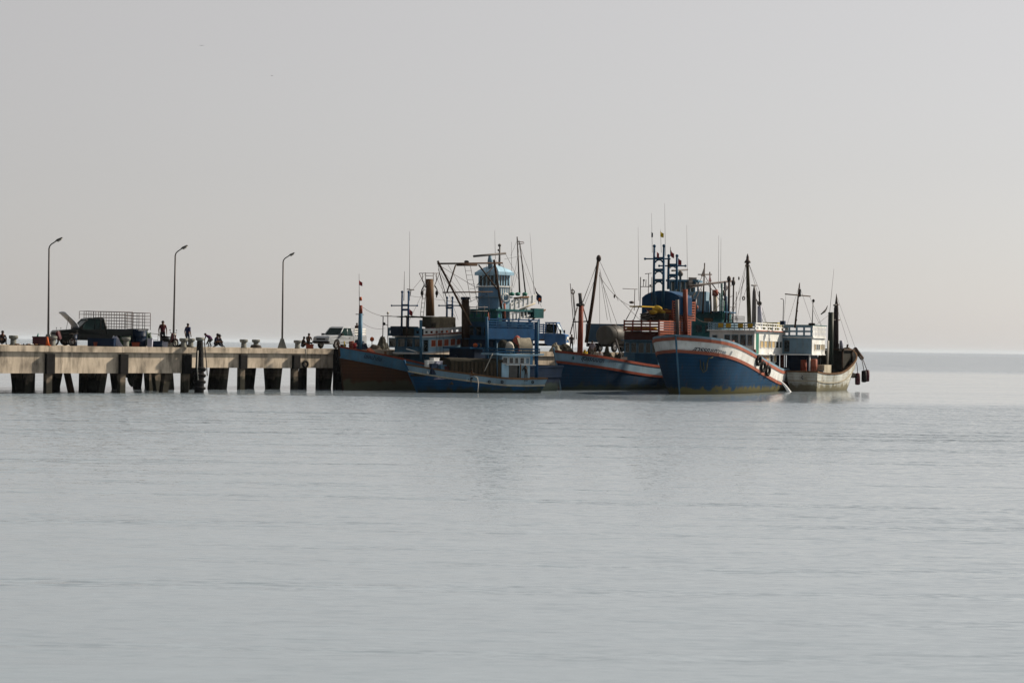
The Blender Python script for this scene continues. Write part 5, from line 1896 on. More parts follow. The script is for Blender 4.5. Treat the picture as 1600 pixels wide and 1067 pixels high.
# ------------------------------------------------------------------ boats behind: pale tower, teal
def boat_pale_tower():
    c_ = at(1062, 480, 196)
    d = Vector((-.22, -.975, 0)).normalized()
    L = 16
    b = Boat('fishing_boat', 'fishing boat behind the racks showing a pale blue wheelhouse tower and arched blue mast', (c_.x + d.x * 8, c_.y + d.y * 8), d, L, 4.4,
             [(0, 2.1), (.3, 2.0), (.6, 2.4), (.85, 3.1), (1, 3.7)], .8, 1.2)
    b.hull(bluehull, ltblue, white, white)
    F = b.F
    xf, xr = .6, -2.4
    z = lambda py: F.Q(1062, py, xf).z
    yl, yr = F.Q(1046, 460, xf).y, F.Q(1086, 460, xf).y
    yl, yr = min(yl, yr), max(yl, yr)
    b.box('deckhouse', ltblue, xr - 2, xf + 1, yl - .4, yr + .4, 1.3, z(500))
    b.box('tower', skyblue, xr, xf, yl, yr, z(500), z(456))
    for k in range(6):
        y = yl + .08 + (yr - yl - .16) * k / 5
        b.box('window_post', ltblue, xf - .16, xf, y - .08, y + .08, z(456), z(440))
        b.box('window_post', ltblue, xr, xr + .16, y - .08, y + .08, z(456), z(440))
    for k in range(5):
        y0, y1 = yl + .16 + (yr - yl - .16) * k / 5, yl + (yr - yl - .16) * (k + 1) / 5
        b.box('pane', carglass, xf - .1, xf - .07, y0 + .02, y1 - .02, z(456), z(440))
    b.box('tower_roof', ltblue, xr - .3, xf + .3, yl - .35, yr + .35, z(440), z(437))
    b.box('side_wing', skyblue, xr, xf - .3, yr, yr + 1.1, z(500), z(455))
    arched_frame(b, 1044, 1057, 402, 452, 0, (414, 430), midblue, .14, (1030, 1071, 415.5))
    b.pole('radar_bar', galv, (1050, 423), (1074, 421.5), .09, 0)
    b.pole('radar_post', galv, (1063, 437), (1063, 422), .12, 0)
    MB().ball(F.P(1063, 428, 0), .3).build('radar_dome', galv, b.e)
    b.pole('whip_antenna', oldsteel, (1048, 400), (1047.5, 386), [.05, .03], 0)
    b.flag(1047.5, 391, .35, .6, scarlet, 0, droop=1.0)
    b.flag(1043, 402, .2, 1.0, black, 0, droop=1.2)
    b.flag(1058, 402, .42, .8, scarlet, .3, droop=.8)
    b.pole('stack', navy, (1077, 485), (1077, 462), .2, 1.5)
    b.railing('roof_rail', galv, [F.P(1076, 446, 1.4), F.P(1088, 446, 1.4)], .8, 2, .4, .03)
    return b


boat_pale_tower()


def boat_teal():
    c_ = at(1122, 500, 184)
    d = Vector((-.34, -.94, 0)).normalized()
    b = Boat('fishing_boat', 'teal fishing boat half hidden behind the white cabin, with dark gantry and pennants', (c_.x + d.x * 7, c_.y + d.y * 7), d, 14, 4.2,
             [(0, 2.1), (.3, 2.0), (.6, 2.4), (.85, 3.0), (1, 3.5)], .8, 1.2)
    b.hull(darkhull, teal, teal, white)
    F = b.F
    xf = 1.0
    z = lambda py: F.Q(1105, py, xf).z
    yl, yr = sorted((F.Q(1082, 500, xf).y, F.Q(1128, 500, xf).y))
    b.box('deckhouse', teal, -3.5, xf, yl, yr, 1.3, z(498))
    b.box('upper_house', teal, -2.5, xf - .5, yl + .1, yr + .1, z(498), z(488))
    b.box('roof', midblue, -3.6, xf + .2, yl - .15, yr + .25, z(488), z(486))
    b.windows('y', xf, [(yl + .3, yl + 1.0), (yl + 1.2, yl + 1.9)], z(520), z(507), teal, glass)
    b.box('cargo', wood, xf - .1, xf + .2, yl + 1.2, yl + 2.0, z(502), z(497))
    mb = MB()
    for a, c, r_ in (((1076, 447), (1146, 439), .10), ((1076, 450), (1100, 446), .05), ((1146, 434), (1146, 440), .1), ((1113, 444), (1132, 470), .05)):
        mb.tube([F.P(*a, 0), F.P(*c, 0)], r_, 7)
    mb.build('boom', oldsteel, b.e)
    for a, c, r_, n_ in (((1098, 490), (1101, 411), .09, 'mast'), ((1111, 490), (1109, 425), .10, 'mast')):
        b.pole(n_, darkwood, a, c, [r_, r_ * .6], 0)
    b.pole('yardarm', darkwood, (1091, 429), (1112, 429), .05, 0)
    mb = MB().add([F.P(1101, 415, 0), F.P(1101, 432, 0), F.P(1095, 432, 0), F.P(1101, 415, .04), F.P(1101, 432, .04), F.P(1095, 432, .04)], [(0, 1, 2), (5, 4, 3), (0, 3, 4, 1), (1, 4, 5, 2), (2, 5, 3, 0)])
    mb.build('pennant', black, b.e)
    mb = MB().add([F.P(1109, 428, 0), F.P(1112, 440, 0), F.P(1107, 440, 0), F.P(1109, 428, .04), F.P(1112, 440, .04), F.P(1107, 440, .04)], [(0, 1, 2), (5, 4, 3), (0, 3, 4, 1), (1, 4, 5, 2), (2, 5, 3, 0)])
    mb.build('pennant', maroon, b.e)
    b.tube('red_canister', redp, [F.P(1117.5, 462, .5), F.P(1117.5, 453, .5)], [.3, .28], 10)
    b.pole('canister_post', cream, (1117.5, 487), (1117.5, 462), .2, .5)
    b.pole('funnel', navy, (1084.5, 490), (1084.5, 467), .27, -.3, 10)
    b.pole('vent', ltblue, (1106, 488), (1106, 470), .2, .2, 10)
    for px_, y0, y1, m_, r_ in ((1128, 500, 443, teal, .09), (1133, 505, 440, navy, .12), (1138, 505, 434, oldsteel, .12), (1145, 505, 433, oldsteel, .08), (1131, 500, 470, green, .06), (1125, 490, 458, teal, .08), (1135, 500, 463, ltblue, .1)):
        b.pole('derrick_post', m_, (px_, y0), (px_ + (1.5 if px_ > 1135 else 0), y1), r_, .8)
    for a, c in (((1126, 470), (1146, 462)), ((1126, 480), (1150, 480)), ((1128, 495), (1150, 488)), ((1086, 470), (1100, 440)), ((1130, 450), (1146, 445)), ((1092, 452), (1088, 485)), ((1096, 452), (1093, 485)), ((1126, 474), (1114, 488)), ((1103, 440), (1125, 470)), ((1098, 430), (1090, 447)), ((1101, 430), (1110, 447)), ((1110, 445), (1107, 488))):
        b.line(a, c, .6, .03, 0, 'rigging_line', oldsteel)
    for px_, py_ in ((1146, 442), (1139, 436), (1134, 450), (1130, 458)):
        MB().ball(F.P(px_, py_, .8), .22, .2, .3, 8, 6).build('block', oldsteel, b.e)
    for px_, y0 in ((1122.5, 368), (1126, 372)):
        b.pole('whip_antenna', oldsteel, (px_, 450), (px_ + .5, y0), [.02, .01], 0)
    MB().ball(F.P(1088, 480, -.3), .2).build('float', coral, b.e)
    b.tube('lamp_arm', black, [F.P(1080, 470, 0), F.P(1083, 462, 0), F.P(1086, 458, 0)], .08, 6)
    b.line((1080, 490), (1110, 503), .9, .02, .3)
    return b


boat_teal()


# ------------------------------------------------------------------ vehicles on the pier
def wheel(parent, x, y, r=.36, w=.22):
    t = MB()
    sg = 1 if y > 0 else -1
    t.torus((x, y, r), (0, 1, 0), r - w * .42, w * .42, 22, 8)
    o = t.build('wheel', black, parent)
    m_ = MB()
    m_.tube([(x, y - w * .3, r), (x, y + w * .3, r)], r * .62, 16)
    m_.build('rim', chrome, o)
    MB().tube([(x, y + sg * w * .3, r), (x, y + sg * w * .42, r)], r * .16, 10).build('hub', oldsteel, o)
    return o


def cage_bars(parent, x0, x1, w, z0, z1, rows, posts, mat, name='stake_cage', front=None):
    o = empty(name, (0, 0, 0))
    o.parent = parent
    for k in range(rows):
        z = z0 + (z1 - z0) * (k + 1) / rows
        m_ = MB()
        for y in (-w, w):
            m_.tube([(x0, y, z), (x1, y, z)], .016, 5)
        for x in (x0, x1):
            m_.tube([(x, -w, z), (x, w, z)], .016, 5)
        m_.build('rail', mat, o)
    for k in range(posts + 1):
        x = x0 + (x1 - x0) * k / posts
        for y in (-w, w):
            MB().tube([(x, y, z0 - .1), (x, y, z1)], .021, 5).build('post', mat, o)
    return o


def pickup(name, label, loc, rz, body_m, hood_open=False, cage=None):
    e = empty(name, loc, rz, label, 'pickup truck', 'vehicles parked on the pier')
    W = .84

    def arch(cx, r=.43, n=8):
        return [(cx + r * math.cos(math.pi * k / n), .36 + r * math.sin(math.pi * k / n)) for k in range(n + 1)]
    prof = [(2.5, .42), (2.58, .62), (2.52, .86), (2.40, .96), (1.1, 1.06), (-.72, 1.03), (-.72, .70), (-2.52, .70), (-2.55, .45), (-1.95, .40)]
    prof += [(x, max(.38, z)) for x, z in reversed(arch(-1.5))]
    prof += [(-1.0, .36), (1.0, .36)] + [(x, max(.38, z)) for x, z in reversed(arch(1.55))]
    b = MB().prism(prof, -W, W)
    # slight tumblehome at the nose
    b.v = [(x, y * (1 - .10 * max(0, (x - 1.9)) / .7), z) for x, y, z in b.v]
    bo = b.build('body', body_m, e)
    bv = bo.modifiers.new('bevel', 'BEVEL')
    bv.width, bv.segments, bv.limit_method = .05, 2, 'ANGLE'
    for y in (-W + .03, W - .03):
        MB().box(-2.52, -.76, y - .035, y + .035, .68, 1.06).build('bed_side', body_m, e)
    MB().box(-2.55, -2.49, -W + .07, W - .07, .62, 1.05).build('tailgate', body_m, e)
    MB().box(-.80, -.74, -W + .07, W - .07, .7, 1.06).build('bed_front', body_m, e)
    # cab: pillars, roof
    zb, zt = 1.04, 1.70
    bt = {'fa': (1.12, .76), 'fb': (.33, .62), 'ra': (-.70, .76), 'rb': (-.58, .62)}
    for sg in (-1, 1):
        MB().tube([(1.12, sg * .76, zb - .02), (.46, sg * .66, zt)], .05, 6).build('pillar', body_m, e)
        MB().tube([(-.70, sg * .76, zb - .02), (-.56, sg * .64, zt)], .06, 6).build('pillar', body_m, e)
        MB().tube([(.05, sg * .79, zb - .02), (-.02, sg * .66, zt)], .04, 6).build('pillar', body_m, e)
    rfm = MB().add([(.56, -.70, zt - .03), (.56, .70, zt - .03), (-.66, .70, zt - .03), (-.66, -.70, zt - .03), (.36, -.60, zt + .08), (.36, .60, zt + .08), (-.54, .60, zt + .08), (-.54, -.60, zt + .08)],
                   [(3, 2, 1, 0), (4, 5, 6, 7), (0, 1, 5, 4), (1, 2, 6, 5), (2, 3, 7, 6), (3, 0, 4, 7)])
    rfm.build('cab_roof', body_m, e)

    def pane(q):
        n = (Vector(q[1]) - Vector(q[0])).cross(Vector(q[2]) - Vector(q[0])).normalized() * .008
        MB().add([Vector(p_) + n for p_ in q] + [Vector(p_) - n for p_ in q], [(0, 1, 2, 3), (7, 6, 5, 4), (0, 4, 5, 1), (1, 5, 6, 2), (2, 6, 7, 3), (3, 7, 4, 0)]).build('window_pane', carglass, e)
    pane([(1.11, -.72, zb), (1.11, .72, zb), (.48, .63, zt - .03), (.48, -.63, zt - .03)])
    pane([(-.70, -.70, zb + .02), (-.70, .70, zb + .02), (-.57, .60, zt - .03), (-.57, -.60, zt - .03)])
    for sg in (-1, 1):
        pane([(1.05, sg * .77, zb + .01), (.08, sg * .79, zb + .01), (.0, sg * .68, zt - .03), (.50, sg * .67, zt - .03)])
        pane([(.02, sg * .79, zb + .01), (-.62, sg * .77, zb + .01), (-.53, sg * .65, zt - .03), (-.06, sg * .66, zt - .03)])
        MB().box(.92, 1.08, sg * .84, sg * 1.04, 1.06, 1.24).build('wing_mirror', black, e)
        MB().box(-.20, -.06, sg * .842, sg * .875, .86, .90).build('door_handle', black, e)
        MB().box(-.60, 1.05, sg * .842, sg * .85, .50, .54).build('sill_trim', black, e)
        MB().ball((2.46, sg * .60, .78), .10, .16, .10, 10, 6).build('headlight', lampglass, e)
        MB().box(-2.57, -2.54, sg * .60, sg * .76, .75, .98).build('tail_light', scarlet, e)
        for x in (1.55, -1.5):
            wheel(e, x, sg * .74)
    for y in (-.36, .36):
        m_ = MB()
        m_.box(-.45, .15, y - .25, y + .25, .6, 1.0)
        m_.box(-.5, -.35, y - .25, y + .25, 1.0, 1.4)
        m_.build('seat', black, e)
    MB().box(2.46, 2.62, -.80, .80, .44, .60).build('bumper', black, e)
    MB().box(2.50, 2.56, -.42, .42, .64, .82).build('grille', black, e)
    if hood_open:
        m_ = MB()
        rows = []
        for k in range(6):
            a = k / 5
            x = 1.08 + .62 * a - .0 * a * a
            z = 1.08 + 1.02 * a - .12 * math.sin(math.pi * a)
            x = 1.05 + .95 * a + .25 * math.sin(math.pi * a) * -1
            rows.append([(x, y * (1 - .08 * a), z + .04 * math.cos(y * 2)) for y in (-.74, -.4, 0, .4, .74)])
        m_.grid(rows)
        o = m_.build('bonnet', hoodgrey, e)
        q = o.modifiers.new('thick', 'SOLIDIFY')
        q.thickness = .05
        MB().tube([(1.9, .6, .98), (1.75, .6, 1.75)], .015, 5).build('bonnet_prop', black, e)
    else:
        MB().add([(2.38, -.70, .965), (2.38, .70, .965), (1.12, .74, 1.075), (1.12, -.74, 1.075), (2.34, -.6, 1.0), (2.34, .6, 1.0), (1.12, .62, 1.12), (1.12, -.62, 1.12)],
                 [(3, 2, 1, 0), (4, 5, 6, 7), (0, 1, 5, 4), (1, 2, 6, 5), (2, 3, 7, 6), (3, 0, 4, 7)]).build('bonnet', body_m, e)
    return e


# black pickup with raised bonnet
BP = 2.6
pc = PF.P(143, 530, PLAT + 2.9)
wloc = PF.world(pc.x, PLAT + 2.9, DECK)
e = pickup('pickup_truck', 'black pickup with its bonnet raised and a tall stake cage over bed and cab', wloc, math.pi + R(30), carblack, True)
e.scale = (1.04, 1.04, 1.09)
cage_bars(e, -2.5, -.35, .80, 1.06, 2.18, 6, 6, oldsteel)
g = cage_bars(e, -.35, .62, .74, 1.80, 2.18, 2, 3, oldsteel, 'cab_guard')
g2 = cage_bars(e, -3.75, -2.56, .78, 1.16, 2.14, 5, 3, oldsteel, 'tail_rack')
MB().box(-3.7, -2.6, -.6, .6, 1.06, 1.14).build('tail_platform', oldsteel, e)
for k in range(2):
    m_ = MB()
    m_.tube([(-.8, -.8 + 1.6 * k, 1.05), (-.55, -.8 + 1.6 * k, 1.8)], .03, 5)
    m_.build('cage_brace', chrome, e)
o = tag(MB().box(-2.3, -1.1, -.6, .6, 0, .42).build('plastic_tub', plastic_b), 'dark blue plastic tub standing in the bed of the black pickup', 'tub')
o.location = wloc + Vector((0, 0, .78))
o.rotation_euler = (0, 0, math.pi + R(30))

# silver pickup
pc = PF.P(531, 530, 2.5)
WTRUCK = PF.world(pc.x, 2.5, DECK)
wrz = math.atan2(-.86, -.51)
e = pickup('pickup_truck', 'silver white pickup with a low stake rack, parked behind the brown boat bow', WTRUCK, wrz, carwhite)
cage_bars(e, -2.45, -.85, .78, 1.06, 1.66, 3, 3, white)
for k in range(3):
    z = 1.2 + .2 * k
    for y in (-.8, .8):
        MB().box(-2.45, -.85, y - .02, y + .02, z - .05, z + .05).build('slat', white, e)


def cargo_truck():
    pc = PF.P(838, 530, 4.4)
    rz = math.atan2(-.18, .98)
    e = empty('cargo_truck', PF.world(pc.x, 4.4, DECK), rz, 'blue cargo truck with pale sunlit windscreen, standing behind the small boat', 'truck', 'vehicles parked on the pier')
    m_ = MB()
    prof = [(.9, .75), (.9, 1.55), (1.0, 2.55), (1.95, 2.58), (2.40, 1.62), (2.78, 1.52), (2.82, .75), (2.6, .55), (1.2, .55)]
    b = MB().prism(prof[:2] + [(.9, 1.62), (2.40, 1.62)] + prof[5:], -.95, .95)
    o = b.build('cab', carblue, e)
    for sg in (-1, 1):
        for q0, q1, r0 in (((2.38, sg * .92, 1.6), (1.92, sg * .85, 2.52), .05), ((.95, sg * .92, 1.6), (1.0, sg * .85, 2.52), .06), ((1.75, sg * .93, 1.6), (1.65, sg * .86, 2.52), .04)):
            MB().tube([q0, q1], r0, 6).build('cab_pillar', carblue, e)
    MB().box(.92, 1.98, -.9, .9, 2.52, 2.62).build('cab_roof', carblue, e)
    q = [(2.37, -.87, 1.62), (2.37, .87, 1.62), (1.93, .82, 2.5), (1.93, -.82, 2.5)]
    MB().add(q + [(x - .02, y, z) for x, y, z in q], [(0, 1, 2, 3), (7, 6, 5, 4), (0, 4, 5, 1), (1, 5, 6, 2), (2, 6, 7, 3), (3, 7, 4, 0)]).build('windscreen', paint('sun_glare_tint', (.35, .42, .46), .06, .1, spec=.9), e)  # pale colour paints the sun's brightness into the windscreen glass
    for sg in (-1, 1):
        MB().box(1.02, 1.66, sg * .87, sg * .885, 1.64, 2.46).build('side_window', glass, e)
        MB().box(2.30, 2.42, sg * 1.0, sg * 1.16, 1.62, 1.95).build('wing_mirror', black, e)
        MB().ball((2.80, sg * .65, 1.0), .06, .14, .14).build('headlight', lampglass, e)
        wheel(e, 2.0, sg * .82, .48, .26)
        wheel(e, -2.4, sg * .78, .48, .42)
    MB().box(2.83, 2.86, -.9, .9, .60, .82).build('bumper', white, e)
    MB().box(2.825, 2.85, -.5, .5, 1.1, 1.35).build('nose_plate', white, e)
    MB().box(-3.9, 2.2, -.42, .42, .5, .72).build('chassis', black, e)
    MB().box(-3.9, .85, -1.05, 1.05, .95, 1.1).build('bed_floor', wood, e)
    for sg in (-1, 1):
        MB().box(-3.9, .85, sg * 1.0, sg * 1.06, 1.1, 1.62).build('bed_side', carblue, e)
        for k in range(4):
            MB().box(-3.9, .85, sg * 1.0, sg * 1.05, 1.74 + .2 * k, 1.84 + .2 * k).build('slat', carblue, e)
        for k in range(6):
            x = -3.85 + 4.65 * k / 5
            MB().box(x - .05, x + .05, sg * .94, sg * .998, 1.1, 2.46).build('stake', carblue, e)
    MB().box(-3.95, -3.91, -1.05, 1.05, 1.1, 1.62).build('tailgate', carblue, e)
    return e


cargo_truck()


def tank_truck():
    pc = PF.P(957, 530, 3.9)
    rz = math.atan2(.83, .56)
    e = empty('tank_truck', PF.world(pc.x, 3.6, DECK), rz, 'grey cylindrical tank truck with blue cab, behind the boat with red racks', 'truck', 'vehicles parked on the pier')
    t = MB()
    t.tube([(-1.9, 0, 1.55), (-1.85, 0, 1.55), (1.5, 0, 1.55), (1.55, 0, 1.55)], [.82, .92, .92, .82], 22)
    t.build('tank', tankm, e)
    for x in (-1.0, .6):
        MB().torus((x, 0, 1.55), (1, 0, 0), .93, .03, 24, 6).build('tank_band', oldsteel, e)
    MB().lathe((-.2, 0, 2.44), [(.25, 0), (.25, .12), (.1, .16)], 12).build('manhole', oldsteel, e)
    MB().box(-2.0, 3.2, -.42, .42, .5, .72).build('chassis', black, e)
    c = MB().prism([(1.75, .6), (1.75, 2.45), (3.0, 2.45), (3.4, 1.6), (3.45, .6)], -.95, .95)
    c.build('cab', paint('cab_faded_blue', (.05, .11, .18), .5, .3), e)
    MB().box(1.9, 2.9, -.955, -.965, 1.6, 2.3).build('side_window', glass, e)
    MB().box(1.9, 2.9, .955, .965, 1.6, 2.3).build('side_window', glass, e)
    for x in (-1.4, 2.6):
        for sg in (-1, 1):
            wheel(e, x, sg * .78, .46, .3)
    e2 = empty('box_truck', PF.world(PF.P(950, 530, 6.2).x, 6.2, DECK), math.atan2(.1, 1), 'dull blue box-bodied truck standing beyond the grey tank', 'truck', 'vehicles parked on the pier')
    MB().box(-2.0, 1.4, -.95, .95, .9, 2.65).build('cargo_box', paint('cab_faded_blue', (.05, .11, .18)), e2)
    MB().prism([(1.45, .5), (1.45, 2.2), (2.3, 2.2), (2.75, 1.4), (2.8, .5)], -.9, .9).build('cab', carblue, e2)
    MB().box(-2.0, 2.6, -.4, .4, .5, .85).build('chassis', black, e2)
    for x in (-1.3, 2.0):
        for sg in (-1, 1):
            wheel(e2, x, sg * .75, .42, .28)


tank_truck()


# ------------------------------------------------------------------ motorbike
def motorbike(loc, rz, label):
    e = empty('motorbike', loc, rz, label, 'motorbike')
    for x in (-.62, .62):
        t = MB().torus((x, 0, .29), (0, 1, 0), .25, .045, 22, 7).build('wheel', black, e)
        m_ = MB().torus((x, 0, .29), (0, 1, 0), .19, .015, 18, 5)
        for k in range(6):
            a = math.pi * k / 6
            m_.tube([(x - .19 * math.cos(a), 0, .29 - .19 * math.sin(a)), (x + .19 * math.cos(a), 0, .29 + .19 * math.sin(a))], .006, 4)
        m_.build('rim', chrome, t)
    MB().tube([(.62, 0, .29), (.42, 0, .85), (.38, 0, .98)], [.04, .045, .03]).build('fork', chrome, e)
    MB().tube([(.36, -.33, 1.02), (.40, -.12, .98), (.40, .12, .98), (.36, .33, 1.02)], .018, 6).build('handlebar', black, e)
    m_ = MB()
    m_.prism([(.46, .55), (.50, .9), (.36, .98), (.24, .62), (.18, .38), (.30, .32)], -.17, .17)
    m_.build('leg_shield', maroon, e)
    m_ = MB()
    m_.prism([(.24, .36), (.1, .46), (-.15, .62), (-.72, .70), (-.80, .62), (-.5, .42), (-.2, .30)], -.10, .10)
    m_.build('frame_cover', carblack, e)
    MB().prism([(-.10, .64), (-.02, .72), (-.70, .80), (-.80, .74), (-.72, .69)], -.13, .13).build('seat', black, e)
    m_ = MB().tube([(.0, 0, .26), (-.22, 0, .30)], .12, 10)
    m_.build('engine', oldsteel, e)
    MB().tube([(.05, -.13, .22), (-.35, -.15, .24), (-.85, -.16, .34)], [.025, .04, .05], 7).build('exhaust', chrome, e)
    MB().ball((.50, 0, .88), .08, .10, .09).build('headlight', lampglass, e)
    m_ = MB().tube([(-.7, 0, .45), (-.62, 0, .29)], .03)
    m_.prism([(.45, .56), (.72, .60), (.86, .50), (.86, .46), (.7, .55), (.45, .52)], -.05, .05)
    m_.build('mudguard', maroon, e)
    for sg in (-1, 1):
        MB().tube([(.38, sg * .25, 1.0), (.36, sg * .30, 1.16)], .008, 5).build('mirror_stalk', black, e)
        MB().ball((.36, sg * .30, 1.19), .02, .06, .04, 8, 5).build('mirror', black, e)
    m_ = MB()
    for a, c in (((-.7, -.15, .82), (-1.0, -.15, .84)), ((-.7, .15, .82), (-1.0, .15, .84)), ((-1.0, -.15, .84), (-1.0, .15, .84)), ((-1.0, 0, .84), (-1.0, 0, 1.05))):
        m_.tube([a, c], .014, 5)
    m_.build('rear_rack', galv, e)
    return e


pc = PF.P(265, 530, PLAT + 1.6)
motorbike(PF.world(pc.x, PLAT + 1.6, DECK), R(-38), 'dark motorbike with red leg shield parked beside the standing person in maroon')

pc = PF.P(99, 530, PLAT + 1.3)
motorbike(PF.world(pc.x, PLAT + 1.3, DECK), R(165), 'dark motorbike parked in front of the black pickup wing')

# ------------------------------------------------------------------ pier clutter
def place(px, y, base=536):
    p_ = PF.P(px, base, y)
    return PF.world(p_.x, y, DECK)


def crate(px, y, w, d, h, mat, label, name='crate', rz=0.0, cat='crate'):
    e = empty(name, place(px, y), rz, label, cat)
    m_ = MB()
    t = .03
    m_.box(-w / 2, w / 2, -d / 2, d / 2, 0, t)
    m_.box(-w / 2, w / 2, -d / 2, -d / 2 + t, t, h)
    m_.box(-w / 2, w / 2, d / 2 - t, d / 2, t, h)
    m_.box(-w / 2, -w / 2 + t, -d / 2 + t, d / 2 - t, t, h)
    m_.box(w / 2 - t, w / 2, -d / 2 + t, d / 2 - t, t, h)
    m_.build('body', mat, e)
    r_ = MB()
    r_.box(-w / 2 - .03, w / 2 + .03, -d / 2 - .03, -d / 2, h - .07, h)
    r_.box(-w / 2 - .03, w / 2 + .03, d / 2, d / 2 + .03, h - .07, h)
    r_.box(-w / 2 - .03, -w / 2, -d / 2, d / 2, h - .07, h)
    r_.box(w / 2, w / 2 + .03, -d / 2, d / 2, h - .07, h)
    r_.build('rim', mat, e)
    return e


def drum(px, y, r_, h, mat, label, name='drum'):
    e = empty(name, place(px, y), 0, label, 'drum')
    MB().lathe((0, 0, 0), [(r_, 0), (r_ * .98, h * .32), (r_ * 1.04, h * .34), (r_ * .98, h * .36), (r_ * .98, h * .64), (r_ * 1.04, h * .66), (r_ * .98, h * .68), (r_, h * .97)], 18).build('barrel', mat, e)
    MB().lathe((0, 0, h * .97), [(r_ * 1.03, 0), (r_ * 1.03, h * .03), (r_ * .9, h * .03)], 18).build('lid', mat, e)
    return e


crate(62, PLAT + .7, .85, .6, .60, maroon, 'maroon crate beside the lamp foot at the pickup nose', rz=.1)
MB_ = MB().tube([(0, 0, 0), (.03, 0, .22), (.06, .02, .3)], [.07, .06, .02], 8)
o = tag(MB_.build('green_bottle', green), 'small green bottle standing on the maroon crate', 'bottle')
o.location = place(58, PLAT + .7) + Vector((0, 0, .03))
o.scale = (1, 1, 2.6)
e = empty('traffic_cone', place(74, PLAT + .25), 0, 'orange traffic cone at the foot of the lamp near the maroon crate', 'traffic cone')
MB().lathe((0, 0, .03), [(.16, 0), (.10, .25), (.04, .55)], 14).build('cone', orange, e)
MB().box(-.2, .2, -.2, .2, 0, .03).build('base', orange, e)
drum(115, PLAT + 1.0, .24, .78, plastic_b, 'blue drum in front of the black pickup door', 'blue_drum')
crate(159, PLAT + .9, 1.75, .9, .55, plastic_b, 'long dark blue fish tub in front of the black pickup', 'fish_tub', .05, 'tub')
e = crate(149, PLAT + .2, .2, .2, .28, redp, 'small dull red bucket before the long blue tub', 'bucket', .3, 'bucket')
m_ = MB().add([(-.45, 0, .02), (.35, 0, .02), (-.1, .1, .70), (-.38, .1, .66), (-.45, .04, .02), (.35, .04, .02), (-.1, .14, .70), (-.38, .14, .66)],
              [(0, 1, 2, 3), (7, 6, 5, 4), (0, 4, 5, 1), (1, 5, 6, 2), (2, 6, 7, 3), (3, 7, 4, 0)])
o = tag(m_.build('leaning_board', plastic_w), 'pale pointed board leaning behind the long blue tub', 'board')
o.location = place(184, PLAT + .6)
crate(196, PLAT + 1.3, .62, .55, .72, plastic_g, 'dark green bin standing at the tail of the black pickup', 'bin', 0, 'bin')
crate(201, PLAT + 2.0, 1.1, .8, 1.2, navy, 'tall navy bin stack behind the pickup tail', 'bin', 0, 'bin')
drum(219, PLAT + 1.2, .42, 1.12, navy, 'fat navy barrel between the pickup tail and the white box', 'barrel')
crate(212, PLAT + .8, .5, .4, .3, redp, 'low dull red crate beside the fat navy barrel', rz=.2)
heap_o = heap('net_heap', plastic_g, tuple(place(229, PLAT + 1.7) + Vector((0, 0, .05))), .55, .4, 1.1, 14, 8)
tag(heap_o, 'dark green net heap leaning behind the white foam box', 'net')
crate(234.5, PLAT + .6, .33, .35, .60, plastic_w, 'upright white foam box beside the fat navy barrel', 'foam_box', 0, 'foam box')
crate(246, PLAT + .7, .62, .45, .42, plastic_b, 'low dark blue crate behind the motorbike', rz=.1)
crate(258, PLAT + .5, .35, .3, .36, plastic_w, 'small pale lilac box in front of the motorbike', 'foam_box', .2, 'foam box')
m_ = MB()
for a, c in (((-.4, 0, 0), (-.4, 0, .95)), ((.3, 0, 0), (.3, 0, .9)), ((-.4, 0, .95), (.3, 0, .9)), ((-.4, 0, .5), (.3, 0, .5)), ((.3, 0, .9), (.45, 0, .7)), ((.45, 0, .7), (.45, 0, 0))):
    m_.tube([a, c], .02, 5)
o = tag(m_.build('hand_cart_frame', galv), 'thin grey hand cart frame standing behind the white foam box', 'hand cart')
o.location = place(240, PLAT + 1.6)
# float line at the left edge
e = empty('float_line', place(38, PLAT + .3), PF.rz, 'line of small white floats and net scraps along the platform edge', 'net')
rnd = random.Random(3)
for k in range(16):
    MB().ball((-1.0 + k * .14, rnd.uniform(-.15, .15), .06), .07 * rnd.uniform(.7, 1.4), .06, .06, 8, 5).build('float', rnd.choice([plastic_w, white, netm, wood, netm]), e)
MB().tube([(-1.1 + .25 * k, .12 * math.sin(k * 1.7), .03) for k in range(11)], .025, 5).build('rope', rope_m, e)
heap_o = heap('net_heap', netm, tuple(place(287, PLAT + .9)), .7, .4, .25, 12, 2)
tag(heap_o, 'low dark net heap around the pair of bollards', 'net')
heap_o = heap('net_heap', netm, tuple(place(880, .8)), 1.1, .6, .7, 14, 12)
tag(heap_o, 'dark net heap on the pier edge above the white bow', 'net')
heap_o = heap('basket_heap', tarp_l, tuple(place(868, .5)), .5, .4, .75, 12, 13)
tag(heap_o, 'khaki heap of sacks on the pier edge before the cargo truck nose', 'sacks')
crate(484, 1.2, .55, .4, .34, redp, 'red crate among the seated people by the silver pickup', rz=.2)
heap_o = heap('tarpaulin_heap', navy, tuple(place(560, .9)), .8, .5, .75, 12, 15)
tag(heap_o, 'navy tarpaulin heap beside the rear wheel of the silver pickup', 'tarpaulin')
heap_o = heap('tarpaulin_heap', tarp, tuple(place(597, 2.2)), .6, .5, .95, 12, 16)
tag(heap_o, 'peaked grey tarpaulin heap on the pier behind the brown boat', 'tarpaulin')
heap_o = heap('rope_pile', rope_m, tuple(place(586, 1.6)), .6, .4, .4, 12, 17)
tag(heap_o, 'low dark rope pile on the pier beside the orange ball marker', 'rope')


# ------------------------------------------------------------------ people
def limb(a, b, r0, r1):
    return (Vector(a), Vector(b), r0, r1)


